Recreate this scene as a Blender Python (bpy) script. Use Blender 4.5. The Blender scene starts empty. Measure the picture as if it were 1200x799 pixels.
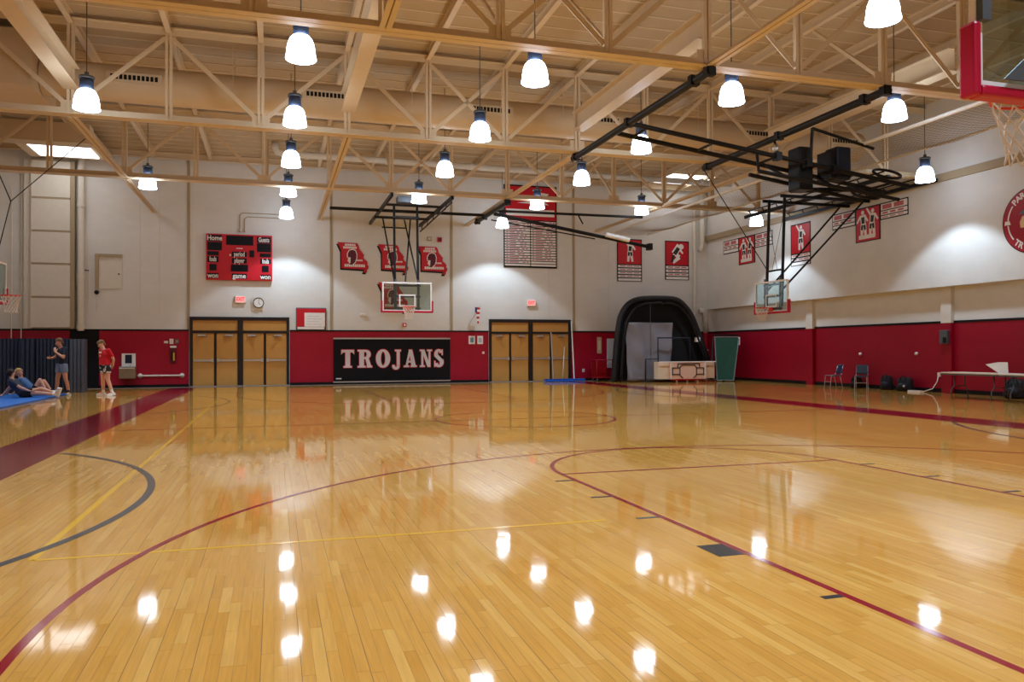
import bpy, bmesh, math, random
from mathutils import Vector, Matrix, Euler

random.seed(7)
scene = bpy.context.scene
COL = scene.collection
PI = math.pi

# ------------------------------------------------------------------ camera, world, exposure
cam_d = bpy.data.cameras.new('camera')
cam_d.sensor_width = 36.0
cam_d.lens = 918.0 / 1200.0 * 36.0
cam_d.clip_start = 0.05
cam_d.clip_end = 200
cam = bpy.data.objects.new('camera', cam_d)
COL.objects.link(cam)
cam.matrix_world = (Matrix.Translation((0, 0, 1.39)) @ Matrix.Rotation(-0.295, 4, 'Z')
                    @ Matrix.Rotation(PI / 2 + 0.0122, 4, 'X') @ Matrix.Rotation(-0.0036, 4, 'Z'))
scene.camera = cam

world = bpy.data.worlds.new('world')
scene.world = world
world.use_nodes = True
world.node_tree.nodes['Background'].inputs[0].default_value = (0.9, 0.95, 1.0, 1)
world.node_tree.nodes['Background'].inputs[1].default_value = 0.6

scene.view_settings.view_transform = 'Standard'
scene.view_settings.look = 'None'
scene.view_settings.gamma = 1.0
scene.view_settings.use_curve_mapping = False
scene.view_settings.exposure = 0.18
LAMP_W = 470.0        # light thrown down by one pendant lamp
DOME_E = 15.0          # glow of its dome
try:
    scene.cycles.use_denoising = True
    scene.cycles.max_bounces = 10
    scene.cycles.diffuse_bounces = 6
    scene.cycles.glossy_bounces = 4
    scene.cycles.transparent_max_bounces = 16
    scene.cycles.caustics_reflective = False
    scene.cycles.caustics_refractive = False
    scene.cycles.sample_clamp_indirect = 6.0
except Exception:
    pass

# ------------------------------------------------------------------ helpers
def lin(c):
    out = []
    for v in c[:3]:
        v = v / 255.0
        out.append(v / 12.92 if v <= 0.04045 else ((v + 0.055) / 1.055) ** 2.4)
    return (out[0], out[1], out[2], 1.0)

MATS = {}
def mat(name, rgb, rough=0.55, metal=0.0, var=0.06, scale=6.0, spec=0.4, emis=0.0, bump=0.0, bscale=40.0):
    if name in MATS:
        return MATS[name]
    m = bpy.data.materials.new(name)
    m.use_nodes = True
    nt = m.node_tree
    b = nt.nodes['Principled BSDF']
    b.inputs['Roughness'].default_value = rough
    b.inputs['Metallic'].default_value = metal
    b.inputs['Specular IOR Level'].default_value = spec
    tc = nt.nodes.new('ShaderNodeTexCoord')
    n = nt.nodes.new('ShaderNodeTexNoise')
    n.inputs['Scale'].default_value = scale
    n.inputs['Detail'].default_value = 3.0
    nt.links.new(tc.outputs['Object'], n.inputs['Vector'])
    mx = nt.nodes.new('ShaderNodeMix')
    mx.data_type = 'RGBA'
    c = lin(rgb)
    mx.inputs[6].default_value = tuple(min(1, v * (1 - var)) for v in c[:3]) + (1,)
    mx.inputs[7].default_value = tuple(min(1, v * (1 + var)) for v in c[:3]) + (1,)
    nt.links.new(n.outputs['Fac'], mx.inputs[0])
    nt.links.new(mx.outputs[2], b.inputs['Base Color'])
    if emis:
        b.inputs['Emission Color'].default_value = c
        b.inputs['Emission Strength'].default_value = emis
    if bump:
        n2 = nt.nodes.new('ShaderNodeTexNoise')
        n2.inputs['Scale'].default_value = bscale
        nt.links.new(tc.outputs['Object'], n2.inputs['Vector'])
        bp = nt.nodes.new('ShaderNodeBump')
        bp.inputs['Strength'].default_value = bump
        bp.inputs['Distance'].default_value = 0.01
        nt.links.new(n2.outputs['Fac'], bp.inputs['Height'])
        nt.links.new(bp.outputs['Normal'], b.inputs['Normal'])
    MATS[name] = m
    return m

def block_mat(name, rgb, axis, rough=0.5, line=0.95, bump=0.2):
    """painted concrete block: courses of 0.2 m, blocks of 0.4 m, tooled joints"""
    m = bpy.data.materials.new(name)
    m.use_nodes = True
    nt = m.node_tree
    L = nt.links
    b = nt.nodes['Principled BSDF']
    b.inputs['Roughness'].default_value = rough
    b.inputs['Specular IOR Level'].default_value = 0.35
    g = nt.nodes.new('ShaderNodeNewGeometry')
    s = nt.nodes.new('ShaderNodeSeparateXYZ')
    L.new(g.outputs['Position'], s.inputs[0])
    cb = nt.nodes.new('ShaderNodeCombineXYZ')
    L.new(s.outputs[axis], cb.inputs[0])
    L.new(s.outputs[2], cb.inputs[1])
    br = nt.nodes.new('ShaderNodeTexBrick')
    br.inputs['Scale'].default_value = 1.0
    br.inputs['Mortar Size'].default_value = 0.006
    br.inputs['Mortar Smooth'].default_value = 0.3
    br.inputs['Brick Width'].default_value = 0.4064
    br.inputs['Row Height'].default_value = 0.2032
    c = lin(rgb)
    br.inputs['Color1'].default_value = c
    br.inputs['Color2'].default_value = tuple(v * 0.97 for v in c[:3]) + (1,)
    br.inputs['Mortar'].default_value = tuple(v * line for v in c[:3]) + (1,)
    L.new(cb.outputs[0], br.inputs['Vector'])
    n = nt.nodes.new('ShaderNodeTexNoise')
    n.inputs['Scale'].default_value = 0.9
    n.inputs['Detail'].default_value = 5
    L.new(g.outputs['Position'], n.inputs['Vector'])
    mp = nt.nodes.new('ShaderNodeMapRange')
    mp.inputs[1].default_value = 0.3
    mp.inputs[2].default_value = 0.75
    mp.inputs[3].default_value = 0.95
    mp.inputs[4].default_value = 1.03
    L.new(n.outputs['Fac'], mp.inputs[0])
    mul = nt.nodes.new('ShaderNodeVectorMath')
    mul.operation = 'SCALE'
    L.new(br.outputs['Color'], mul.inputs[0])
    L.new(mp.outputs[0], mul.inputs['Scale'])
    L.new(mul.outputs[0], b.inputs['Base Color'])
    bp = nt.nodes.new('ShaderNodeBump')
    bp.invert = True
    bp.inputs['Strength'].default_value = bump
    bp.inputs['Distance'].default_value = 0.006
    L.new(br.outputs['Fac'], bp.inputs['Height'])
    L.new(bp.outputs['Normal'], b.inputs['Normal'])
    MATS[name] = m
    return m

STRIP = 0.0572
def floor_mat(name, per_object):
    m = bpy.data.materials.new(name)
    m.use_nodes = True
    nt = m.node_tree
    L = nt.links
    N = nt.nodes
    b = N['Principled BSDF']
    b.inputs['Roughness'].default_value = 0.055
    b.inputs['IOR'].default_value = 1.5
    b.inputs['Specular IOR Level'].default_value = 0.5
    g = N.new('ShaderNodeNewGeometry')
    s = N.new('ShaderNodeSeparateXYZ')
    L.new(g.outputs['Position'], s.inputs[0])
    def M(op, a, bb=None):
        n = N.new('ShaderNodeMath')
        n.operation = op
        for i, v in enumerate((a, bb)):
            if v is None:
                continue
            if isinstance(v, (int, float)):
                n.inputs[i].default_value = v
            else:
                L.new(v, n.inputs[i])
        return n.outputs[0]
    u = M('DIVIDE', s.outputs[0], STRIP)
    row = M('FLOOR', u)
    wn = N.new('ShaderNodeTexWhiteNoise')
    wn.noise_dimensions = '1D'
    L.new(row, wn.inputs['W'])
    v = M('ADD', M('DIVIDE', s.outputs[1], 0.85), M('MULTIPLY', wn.outputs['Value'], 17.0))
    colr = M('FLOOR', v)
    cb = N.new('ShaderNodeCombineXYZ')
    L.new(row, cb.inputs[0])
    L.new(colr, cb.inputs[1])
    wn2 = N.new('ShaderNodeTexWhiteNoise')
    wn2.noise_dimensions = '3D'
    L.new(cb.outputs[0], wn2.inputs['Vector'])
    if per_object:
        oi = N.new('ShaderNodeObjectInfo')
        rnd = oi.outputs['Random']
    else:
        rnd = wn2.outputs['Value']
    ramp = N.new('ShaderNodeValToRGB')
    cr = ramp.color_ramp
    cr.elements[0].position = 0.0
    cr.elements[0].color = lin((196, 138, 60))
    cr.elements[1].position = 1.0
    cr.elements[1].color = lin((213, 161, 84))
    for p, c in ((0.18, (201, 143, 65)), (0.6, (204, 147, 69)), (0.85, (207, 152, 74))):
        e = cr.elements.new(p)
        e.color = lin(c)
    L.new(rnd, ramp.inputs[0])
    # long grain
    gv = N.new('ShaderNodeCombineXYZ')
    L.new(M('MULTIPLY', s.outputs[0], 60.0), gv.inputs[0])
    L.new(M('ADD', M('MULTIPLY', s.outputs[1], 3.0), M('MULTIPLY', rnd, 50.0)), gv.inputs[1])
    ns = N.new('ShaderNodeTexNoise')
    ns.inputs['Scale'].default_value = 1.0
    ns.inputs['Detail'].default_value = 4.0
    L.new(gv.outputs[0], ns.inputs['Vector'])
    mp = N.new('ShaderNodeMapRange')
    mp.inputs[1].default_value = 0.25
    mp.inputs[2].default_value = 0.75
    mp.inputs[3].default_value = 0.88
    mp.inputs[4].default_value = 1.08
    L.new(ns.outputs['Fac'], mp.inputs[0])
    sc = N.new('ShaderNodeVectorMath')
    sc.operation = 'SCALE'
    L.new(ramp.outputs[0], sc.inputs[0])
    L.new(mp.outputs[0], sc.inputs['Scale'])
    # seams
    fr = M('FRACT', u)
    wide = M('GREATER_THAN', wn.outputs['Value'], 0.66)
    half = M('ADD', M('MULTIPLY', wide, 0.022), 0.012)
    seam = M('MULTIPLY', M('LESS_THAN', fr, half), M('ADD', M('MULTIPLY', wide, 0.35), 0.65))
    fv = M('FRACT', v)
    seam2 = M('LESS_THAN', fv, 0.0018)
    sm = M('MULTIPLY', M('MAXIMUM', seam, seam2), 0.8 if not per_object else 0.0)
    mx = N.new('ShaderNodeMix')
    mx.data_type = 'RGBA'
    L.new(sm, mx.inputs[0])
    L.new(sc.outputs[0], mx.inputs[6])
    mx.inputs[7].default_value = lin((90, 55, 25))
    L.new(mx.outputs[2], b.inputs['Base Color'])
    # every strip lies a hair out of true, so mirrored edges come out ragged
    nadd = N.new('ShaderNodeVectorMath')
    nadd.operation = 'ADD'
    tv = N.new('ShaderNodeVectorMath')
    tv.operation = 'SUBTRACT'
    tv.inputs[1].default_value = (0.5, 0.5, 0.5)
    L.new(wn2.outputs['Color'], tv.inputs[0])
    tm = N.new('ShaderNodeVectorMath')
    tm.operation = 'MULTIPLY'
    tm.inputs[1].default_value = (0.004, 0.004, 0.0)
    L.new(tv.outputs[0], tm.inputs[0])
    lo = N.new('ShaderNodeTexNoise')
    lo.inputs['Scale'].default_value = 5.0
    lo.inputs['Detail'].default_value = 2.0
    L.new(g.outputs['Position'], lo.inputs['Vector'])
    lv = N.new('ShaderNodeVectorMath')
    lv.operation = 'SUBTRACT'
    lv.inputs[1].default_value = (0.5, 0.5, 0.5)
    L.new(lo.outputs['Color'], lv.inputs[0])
    lm = N.new('ShaderNodeVectorMath')
    lm.operation = 'MULTIPLY'
    lm.inputs[1].default_value = (0.004, 0.006, 0.0)
    L.new(lv.outputs[0], lm.inputs[0])
    L.new(g.outputs['Normal'], nadd.inputs[0])
    L.new(tm.outputs[0], nadd.inputs[1])
    nadd2 = N.new('ShaderNodeVectorMath')
    nadd2.operation = 'ADD'
    L.new(nadd.outputs[0], nadd2.inputs[0])
    L.new(lm.outputs[0], nadd2.inputs[1])
    nn = N.new('ShaderNodeVectorMath')
    nn.operation = 'NORMALIZE'
    L.new(nadd2.outputs[0], nn.inputs[0])
    L.new(nn.outputs[0], b.inputs['Normal'])
    MATS[name] = m
    return m

def glass_mat(name, tint=(225, 238, 238), gloss=0.10):
    m = bpy.data.materials.new(name)
    m.use_nodes = True
    nt = m.node_tree
    nt.nodes.clear()
    o = nt.nodes.new('ShaderNodeOutputMaterial')
    mx = nt.nodes.new('ShaderNodeMixShader')
    t = nt.nodes.new('ShaderNodeBsdfTransparent')
    g = nt.nodes.new('ShaderNodeBsdfGlossy')
    t.inputs[0].default_value = lin(tint)
    g.inputs['Roughness'].default_value = 0.05
    mx.inputs[0].default_value = gloss
    nt.links.new(t.outputs[0], mx.inputs[1])
    nt.links.new(g.outputs[0], mx.inputs[2])
    nt.links.new(mx.outputs[0], o.inputs[0])
    MATS[name] = m
    return m

def emit_mat(name, rgb, strength):
    m = bpy.data.materials.new(name)
    m.use_nodes = True
    nt = m.node_tree
    nt.nodes.clear()
    o = nt.nodes.new('ShaderNodeOutputMaterial')
    e = nt.nodes.new('ShaderNodeEmission')
    e.inputs[0].default_value = lin(rgb)
    e.inputs[1].default_value = strength
    nt.links.new(e.outputs[0], o.inputs[0])
    MATS[name] = m
    return m

class MB:
    """collects shapes into one mesh"""
    def __init__(self):
        self.v = []
        self.f = []
        self.s = []
    def add(self, vs, fs, smooth=False):
        o = len(self.v)
        self.v += [tuple(p) for p in vs]
        self.f += [tuple(i + o for i in f) for f in fs]
        self.s += [smooth] * len(fs)
        return self
    def box(self, c, s, rot=None):
        x, y, z = s[0] / 2, s[1] / 2, s[2] / 2
        vs = [Vector(p) for p in ((-x, -y, -z), (x, -y, -z), (x, y, -z), (-x, y, -z), (-x, -y, z), (x, -y, z), (x, y, z), (-x, y, z))]
        if rot is not None:
            R = rot if isinstance(rot, Matrix) else Euler(rot).to_matrix()
            vs = [R @ p for p in vs]
        c = Vector(c)
        return self.add([p + c for p in vs], [(0, 3, 2, 1), (4, 5, 6, 7), (0, 1, 5, 4), (1, 2, 6, 5), (2, 3, 7, 6), (3, 0, 4, 7)])
    def b2(self, lo, hi):
        return self.box([(a + b) / 2 for a, b in zip(lo, hi)], [abs(b - a) for a, b in zip(lo, hi)])
    def beam(self, a, b, w, h, up=(0, 0, 1)):
        a, b = Vector(a), Vector(b)
        d = (b - a)
        ln = d.length
        if ln < 1e-6:
            return self
        d.normalize()
        u = Vector(up)
        sx = d.cross(u)
        if sx.length < 1e-4:
            sx = d.cross(Vector((1, 0, 0)))
        sx.normalize()
        u = sx.cross(d)
        R = Matrix((sx, d, u)).transposed()
        return self.box((a + b) / 2, (w, ln, h), R)
    def tube(self, a, b, r, n=8, r2=None, cap=True, smooth=True):
        a, b = Vector(a), Vector(b)
        r2 = r if r2 is None else r2
        d = (b - a).normalized()
        t = Vector((1, 0, 0)) if abs(d.x) < 0.9 else Vector((0, 1, 0))
        sx = d.cross(t).normalized()
        sy = d.cross(sx)
        vs, fs = [], []
        for k in range(n):
            q = 2 * PI * k / n
            e = sx * math.cos(q) + sy * math.sin(q)
            vs += [a + e * r, b + e * r2]
        for k in range(n):
            i, j = 2 * k, 2 * ((k + 1) % n)
            fs.append((i, i + 1, j + 1, j))
        self.add(vs, fs, smooth)
        if cap:
            self.add([vs[2 * k] for k in range(n)], [tuple(range(n))])
            self.add([vs[2 * k + 1] for k in range(n)], [tuple(reversed(range(n)))])
        return self
    def path(self, pts, r, n=6, closed=False):
        pts = [Vector(p) for p in pts]
        m = len(pts)
        rings = []
        prev = None
        for i, p in enumerate(pts):
            if closed:
                d = pts[(i + 1) % m] - pts[i - 1]
            else:
                d = pts[min(i + 1, m - 1)] - pts[max(i - 1, 0)]
            d.normalize()
            if prev is None:
                t = Vector((0, 0, 1)) if abs(d.z) < 0.9 else Vector((1, 0, 0))
                sx = d.cross(t).normalized()
            else:
                sx = (prev - d * prev.dot(d)).normalized()
            prev = sx
            sy = d.cross(sx)
            rr = r[i] if isinstance(r, (list, tuple)) else r
            rings.append([p + (sx * math.cos(2 * PI * k / n) + sy * math.sin(2 * PI * k / n)) * rr for k in range(n)])
        vs = [q for ring in rings for q in ring]
        fs = []
        cnt = m if closed else m - 1
        for i in range(cnt):
            for k in range(n):
                a, b2 = i * n + k, i * n + (k + 1) % n
                c, d2 = ((i + 1) % m) * n + k, ((i + 1) % m) * n + (k + 1) % n
                fs.append((a, b2, d2, c))
        if not closed:
            fs.append(tuple(reversed(range(n))))
            fs.append(tuple((m - 1) * n + k for k in range(n)))
        return self.add(vs, fs, True)
    def lathe(self, prof, c=(0, 0, 0), n=24, axis=2):
        vs, fs = [], []
        m = len(prof)
        for k in range(n):
            q = 2 * PI * k / n
            for r, z in prof:
                p = (r * math.cos(q), r * math.sin(q), z)
                if axis == 1:
                    p = (p[0], -p[2], p[1])
                if axis == 0:
                    p = (p[2], p[0], p[1])
                vs.append((p[0] + c[0], p[1] + c[1], p[2] + c[2]))
        for k in range(n):
            for i in range(m - 1):
                a, b2 = k * m + i, ((k + 1) % n) * m + i
                fs.append((a, b2, b2 + 1, a + 1))
        return self.add(vs, fs, True)
    def ball(self, c, r, n=12):
        if not isinstance(r, (list, tuple)):
            r = (r, r, r)
        prof = [(math.sin(PI * i / (n // 2)), -math.cos(PI * i / (n // 2))) for i in range(n // 2 + 1)]
        vs, fs = [], []
        m = len(prof)
        for k in range(n):
            q = 2 * PI * k / n
            for a, z in prof:
                vs.append((c[0] + a * math.cos(q) * r[0], c[1] + a * math.sin(q) * r[1], c[2] + z * r[2]))
        for k in range(n):
            for i in range(m - 1):
                a, b2 = k * m + i, ((k + 1) % n) * m + i
                fs.append((a, b2, b2 + 1, a + 1))
        return self.add(vs, fs, True)
    def prism(self, poly, M4, depth):
        """extrude a 2D polygon (x, y) along local z by depth, placed by matrix"""
        n = len(poly)
        ar = sum(poly[i][0] * poly[(i + 1) % n][1] - poly[(i + 1) % n][0] * poly[i][1] for i in range(n))
        if ar < 0:
            poly = list(reversed(poly))
        vs = [M4 @ Vector((p[0], p[1], 0)) for p in poly] + [M4 @ Vector((p[0], p[1], depth)) for p in poly]
        fs = [tuple(reversed(range(n))), tuple(range(n, 2 * n))]
        for i in range(n):
            j = (i + 1) % n
            fs.append((i, j, n + j, n + i))
        return self.add(vs, fs)
    def build(self, name, material, parent=None, bevel=0.0):
        me = bpy.data.meshes.new(name)
        me.from_pydata(self.v, [], self.f)
        me.polygons.foreach_set('use_smooth', self.s)
        me.validate()
        me.materials.append(material)
        o = bpy.data.objects.new(name, me)
        COL.objects.link(o)
        if parent is not None:
            o.parent = parent
        if bevel:
            md = o.modifiers.new('bevel', 'BEVEL')
            md.width = bevel
            md.segments = 2
            md.limit_method = 'ANGLE'
        return o

def empty(name, loc=(0, 0, 0), rz=0.0):
    o = bpy.data.objects.new(name, None)
    o.location = loc
    o.rotation_euler = (0, 0, rz)
    o.empty_display_size = 0.2
    COL.objects.link(o)
    return o

def tag(o, label=None, cat=None, group=None, kind=None):
    if label:
        o['label'] = label
    if cat:
        o['category'] = cat
    if group:
        o['group'] = group
    if kind:
        o['kind'] = kind
    return o

def thing(name, label, cat, loc=(0, 0, 0), rz=0.0, group=None):
    return tag(empty(name, loc, rz), label, cat, group)

def copy_tree(o, parent=None):
    c = o.copy()
    COL.objects.link(c)
    c.parent = parent
    for ch in list(o.children):
        copy_tree(ch, c)
    return c

def text_mesh(txt, size, M4, material, name, parent=None, extrude=0.002, sx=1.0, offset=0.0, center=True):
    cu = bpy.data.curves.new('t', 'FONT')
    cu.body = txt
    cu.size = size
    cu.extrude = extrude
    cu.offset = offset
    cu.resolution_u = 3
    if center:
        cu.align_x = 'CENTER'
        cu.align_y = 'CENTER'
    ob = bpy.data.objects.new('t', cu)
    COL.objects.link(ob)
    dg = bpy.context.evaluated_depsgraph_get()
    dg.update()
    me = bpy.data.meshes.new_from_object(ob.evaluated_get(dg))
    bpy.data.objects.remove(ob)
    bpy.data.curves.remove(cu)
    me.transform(M4 @ Matrix.Diagonal((sx, 1, 1, 1)))
    me.materials.clear()
    me.materials.append(material)
    o = bpy.data.objects.new(name, me)
    COL.objects.link(o)
    if parent is not None:
        o.parent = parent
    return o

# frames for things hung on walls: local x right, local y up, local z out of the wall (towards the hall)
def on_back(x, z, off=0.0):
    return Matrix(((1, 0, 0, x), (0, 0, -1, WALL_Y - off), (0, 1, 0, z), (0, 0, 0, 1)))
def on_right(y, z, off=0.0):
    # seen from the hall, "right" on this wall is towards the camera (-Y)
    return Matrix(((0, 0, -1, UP_X - off), (-1, 0, 0, y), (0, 1, 0, z), (0, 0, 0, 1)))

# ------------------------------------------------------------------ dimensions (metres)
WALL_Y = 33.4
LEFT_X = -10.6
RIGHT_X = 20.4      # recessed lower part of the right wall
UP_X = 20.0         # overhanging upper part
PIL_X = 20.27       # face of the pilasters
NEAR_Y = -3.5
ROOF_Z = 9.25
RED_Z = 2.21
CX = 4.92           # court axis

# ------------------------------------------------------------------ materials
M_CREAM_B = block_mat('cream_block_back', (222, 222, 220), 0)
M_CREAM_R = block_mat('cream_block_right', (222, 222, 220), 1, line=0.97, bump=0.08)
M_CREAM_L = block_mat('cream_block_side', (226, 219, 204), 1)
M_RED_B = block_mat('red_block_back', (164, 4, 42), 0, rough=0.45, line=0.92)
M_RED_R = block_mat('red_block_right', (154, 4, 40), 1, rough=0.45, line=0.92)
M_FLOOR = floor_mat('maple_strip_floor', False)
M_PLANK = floor_mat('maple_plank', True)
M_BLACK = mat('black_trim', (14, 13, 16), 0.5, spec=0.25)
M_BLKSTEEL = mat('black_steel', (13, 13, 15), 0.45, spec=0.3)
M_STEEL = mat('beige_steel', (216, 196, 164), 0.5, var=0.05, scale=3)
M_DECK = mat('beige_deck', (186, 164, 130), 0.75, var=0.08, scale=1.5)
M_RAIL = mat('beige_deck_rail', (216, 198, 166), 0.6)
M_DUCT = mat('painted_duct', (208, 186, 152), 0.55, var=0.07, scale=2.2)
M_CREAM = mat('cream_paint', (220, 216, 206), 0.5)
M_CAULK = mat('joint_tan', (168, 152, 126), 0.7)
M_DOOR = mat('oak_door', (196, 146, 78), 0.35, var=0.08, scale=4)
M_FRAME = mat('dark_frame', (38, 30, 29), 0.45, spec=0.3)
M_CHROME = mat('brushed_metal', (205, 205, 208), 0.3, 0.9)
M_WHITE = mat('white_enamel', (238, 238, 238), 0.35)
M_PRINTW = mat('print_white', (236, 234, 232), 0.5)
M_REDP = mat('print_red', (196, 16, 36), 0.45)
M_REDPAD = mat('red_pad', (184, 6, 54), 0.35)
M_ORANGE = mat('rim_orange', (226, 62, 26), 0.35)
M_NET = mat('net_cord', (236, 226, 216), 0.8)
M_NAVY = mat('navy', (22, 28, 46), 0.6)
M_GREYST = mat('grey_steel', (92, 100, 108), 0.4, 0.3)
M_PAINT_RED = mat('floor_paint_red', (120, 10, 30), 0.12, spec=0.5, var=0.03)
M_PAINT_LINE = mat('line_paint_red', (138, 20, 36), 0.12, spec=0.5, var=0.03)
M_PAINT_GREY = mat('line_paint_charcoal', (64, 66, 70), 0.14, spec=0.5, var=0.03)
M_PAINT_BLACK = mat('line_paint_black', (44, 46, 48), 0.2, spec=0.5, var=0.03)
M_PAINT_YEL = mat('line_paint_yellow', (226, 170, 44), 0.12, spec=0.5, var=0.03)
M_GLASS = glass_mat('board_glass')
M_GREYFLOOR = mat('grey_vinyl_strip', (122, 112, 104), 0.5)
M_DOME = emit_mat('lamp_dome_glow', (222, 238, 255), DOME_E)
M_CAPBLUE = mat('lamp_housing', (52, 66, 92), 0.35, 0.3)
M_SKY = emit_mat('skylight_daylight', (255, 255, 255), 3.0)

# ------------------------------------------------------------------ room shell
def structure(o, label=None):
    o['kind'] = 'structure'
    if label:
        o['label'] = label
    return o

fl = MB().b2((LEFT_X - 0.3, NEAR_Y - 0.3, -0.25), (RIGHT_X + 0.3, WALL_Y + 0.3, 0.0)).build('floor', M_FLOOR)
structure(fl, 'glossy maple strip gym floor with painted court lines')
structure(MB().b2((LEFT_X - 0.3, WALL_Y, 0.0), (RIGHT_X + 0.3, WALL_Y + 0.3, ROOF_Z + 0.3)).build('wall_back', M_CREAM_B), 'cream painted block end wall with red lower band')
structure(MB().b2((LEFT_X - 0.3, NEAR_Y - 0.3, 0.0), (RIGHT_X + 0.3, NEAR_Y, ROOF_Z + 0.3)).build('wall_near', M_CREAM_B), 'cream block wall behind the camera')
structure(MB().b2((LEFT_X - 0.3, NEAR_Y, 0.0), (LEFT_X, WALL_Y, ROOF_Z + 0.3)).build('wall_left', M_CREAM_L), 'cream block side wall at the left')
wr = MB().b2((RIGHT_X, NEAR_Y, 0.0), (RIGHT_X + 0.3, WALL_Y, ROOF_Z + 0.3)).build('wall_right', M_CREAM_R)
structure(wr, 'cream side wall with overhanging upper half and red lower band')
MB().b2((UP_X, NEAR_Y, 3.34), (RIGHT_X, WALL_Y, ROOF_Z)).build('upper_wall', M_CREAM_R, wr)
MB().b2((RIGHT_X - 0.008, NEAR_Y, 0.0), (RIGHT_X, WALL_Y, RED_Z)).build('red_wainscot', M_RED_R, wr)
MB().b2((UP_X - 0.10, NEAR_Y, 6.62), (UP_X, WALL_Y, 6.86)).build('ledge_beam', M_CAULK, wr)
for yc in (26.25, 19.65, 13.0, 6.4):
    p = MB().b2((PIL_X, yc - 0.2, RED_Z), (RIGHT_X, yc + 0.2, 3.34)).build('pilaster', M_CREAM, wr)
    MB().b2((PIL_X, yc - 0.2, 0.0), (RIGHT_X - 0.004, yc + 0.2, RED_Z)).build('pilaster_base', M_RED_R, wr)

wb = bpy.data.objects['wall_back']
for x0, x1 in ((LEFT_X, -7.42), (-6.42, -3.22), (0.62, 9.06), (12.94, RIGHT_X)):
    MB().b2((x0, WALL_Y - 0.008, 0.0), (x1, WALL_Y, RED_Z)).build('red_wainscot', M_RED_B, wb)
MB().b2((-7.42, WALL_Y - 0.03, 0.0), (-6.42, WALL_Y, RED_Z)).build('black_wall_panel', M_BLACK, wb)

tn = 0
def trim(lo, hi, m, label):
    global tn
    tn += 1
    return structure(MB().b2(lo, hi).build('trim_%d' % tn, m), label)
for x0, x1 in ((LEFT_X, -3.22), (0.62, 9.06), (12.94, RIGHT_X - 0.02)):
    trim((x0, WALL_Y - 0.03, RED_Z), (x1, WALL_Y, RED_Z + 0.06), M_BLACK, 'black stripe over the red band of the end wall')
trim((RIGHT_X - 0.03, NEAR_Y, RED_Z), (RIGHT_X, WALL_Y - 0.03, RED_Z + 0.07), M_BLACK, 'black stripe over the red band of the side wall')
for x in (-3.24, 2.28, 7.40, 13.10):
    trim((x - 0.05, WALL_Y - 0.035, RED_Z + 0.06), (x + 0.05, WALL_Y, ROOF_Z), M_CAULK, 'vertical tan joint strip on the end wall')  # control joints, their shading put into the tan colour
for x in (-5.0, -4.3, 1.1, 14.85, 11.9):
    trim((x - 0.012, WALL_Y - 0.01, 2.9), (x + 0.012, WALL_Y, ROOF_Z), M_CREAM, 'thin vertical conduit line on the end wall')
bn = {}
for i, (x0, x1) in enumerate(((LEFT_X, -3.22), (0.62, 9.06), (12.94, RIGHT_X - 0.06))):
    o = MB().b2((x0, WALL_Y - 0.025, 0.0), (x1, WALL_Y, 0.11)).build('baseboard_back', M_BLACK)
    structure(o, 'black rubber baseboard of the end wall')
structure(MB().b2((RIGHT_X - 0.025, NEAR_Y, 0.0), (RIGHT_X, WALL_Y - 0.03, 0.13)).build('baseboard_right', M_BLACK), 'black rubber baseboard of the side wall')
MB().b2((LEFT_X, WALL_Y - 0.75, 0.0), (RIGHT_X, WALL_Y - 0.03, 0.004)).build('grey_edge_strip', M_GREYFLOOR, fl)

# ------------------------------------------------------------------ ceiling: deck panels, rails, purlins
ce = MB().b2((LEFT_X - 0.3, NEAR_Y - 0.3, ROOF_Z), (RIGHT_X + 0.3, WALL_Y + 0.3, ROOF_Z + 0.3)).build('ceiling', M_DECK)
structure(ce, 'beige roof deck over the gym')
NODES = [1.78 + 2.09 * k for k in range(-6, 10)]     # truss panel points across the hall
NODES = [x for x in NODES if LEFT_X + 0.3 < x < RIGHT_X - 0.2]
pan = {}
y = 8.6
ys = []
while y < WALL_Y - 0.3:
    ys.append(y)
    y += 0.61
xs = [LEFT_X] + [NODES[i] for i in (2, 5, 8, 11)] + [UP_X]
for i in range(len(xs) - 1):
    w = xs[i + 1] - xs[i] - 0.02
    key = round(w, 3)
    me = None
    for yy in ys:
        xc = (xs[i] + xs[i + 1]) / 2
        if me is None:
            o = MB().b2((-w / 2, 0.02, -0.03), (w / 2, 0.59, 0.0)).build('ceiling_panel', M_DECK, ce)
            me = o.data
        else:
            o = bpy.data.objects.new('ceiling_panel', me)
            COL.objects.link(o)
            o.parent = ce
        o.location = (xc, yy, ROOF_Z + random.uniform(-0.004, 0.0))
rail = None
for yy in ys:
    if rail is None:
        o = MB().b2((LEFT_X, -0.02, -0.05), (UP_X, 0.02, 0.0)).build('deck_rail', M_RAIL, ce)
        rail = o.data
    else:
        o = bpy.data.objects.new('deck_rail', rail)
        COL.objects.link(o)
        o.parent = ce
    o.location = (0, yy, ROOF_Z)

def ibeam(mb, a, b, w, h, tf=0.018, tw=0.014):
    """I section; a, b are on the bottom centre line"""
    a, b = Vector(a), Vector(b)
    mb.beam(a + Vector((0, 0, tf / 2)), b + Vector((0, 0, tf / 2)), w, tf)
    mb.beam(a + Vector((0, 0, h - tf / 2)), b + Vector((0, 0, h - tf / 2)), w, tf)
    mb.beam(a + Vector((0, 0, h / 2)), b + Vector((0, 0, h / 2)), tw, h - 2 * tf)
    return mb

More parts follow.
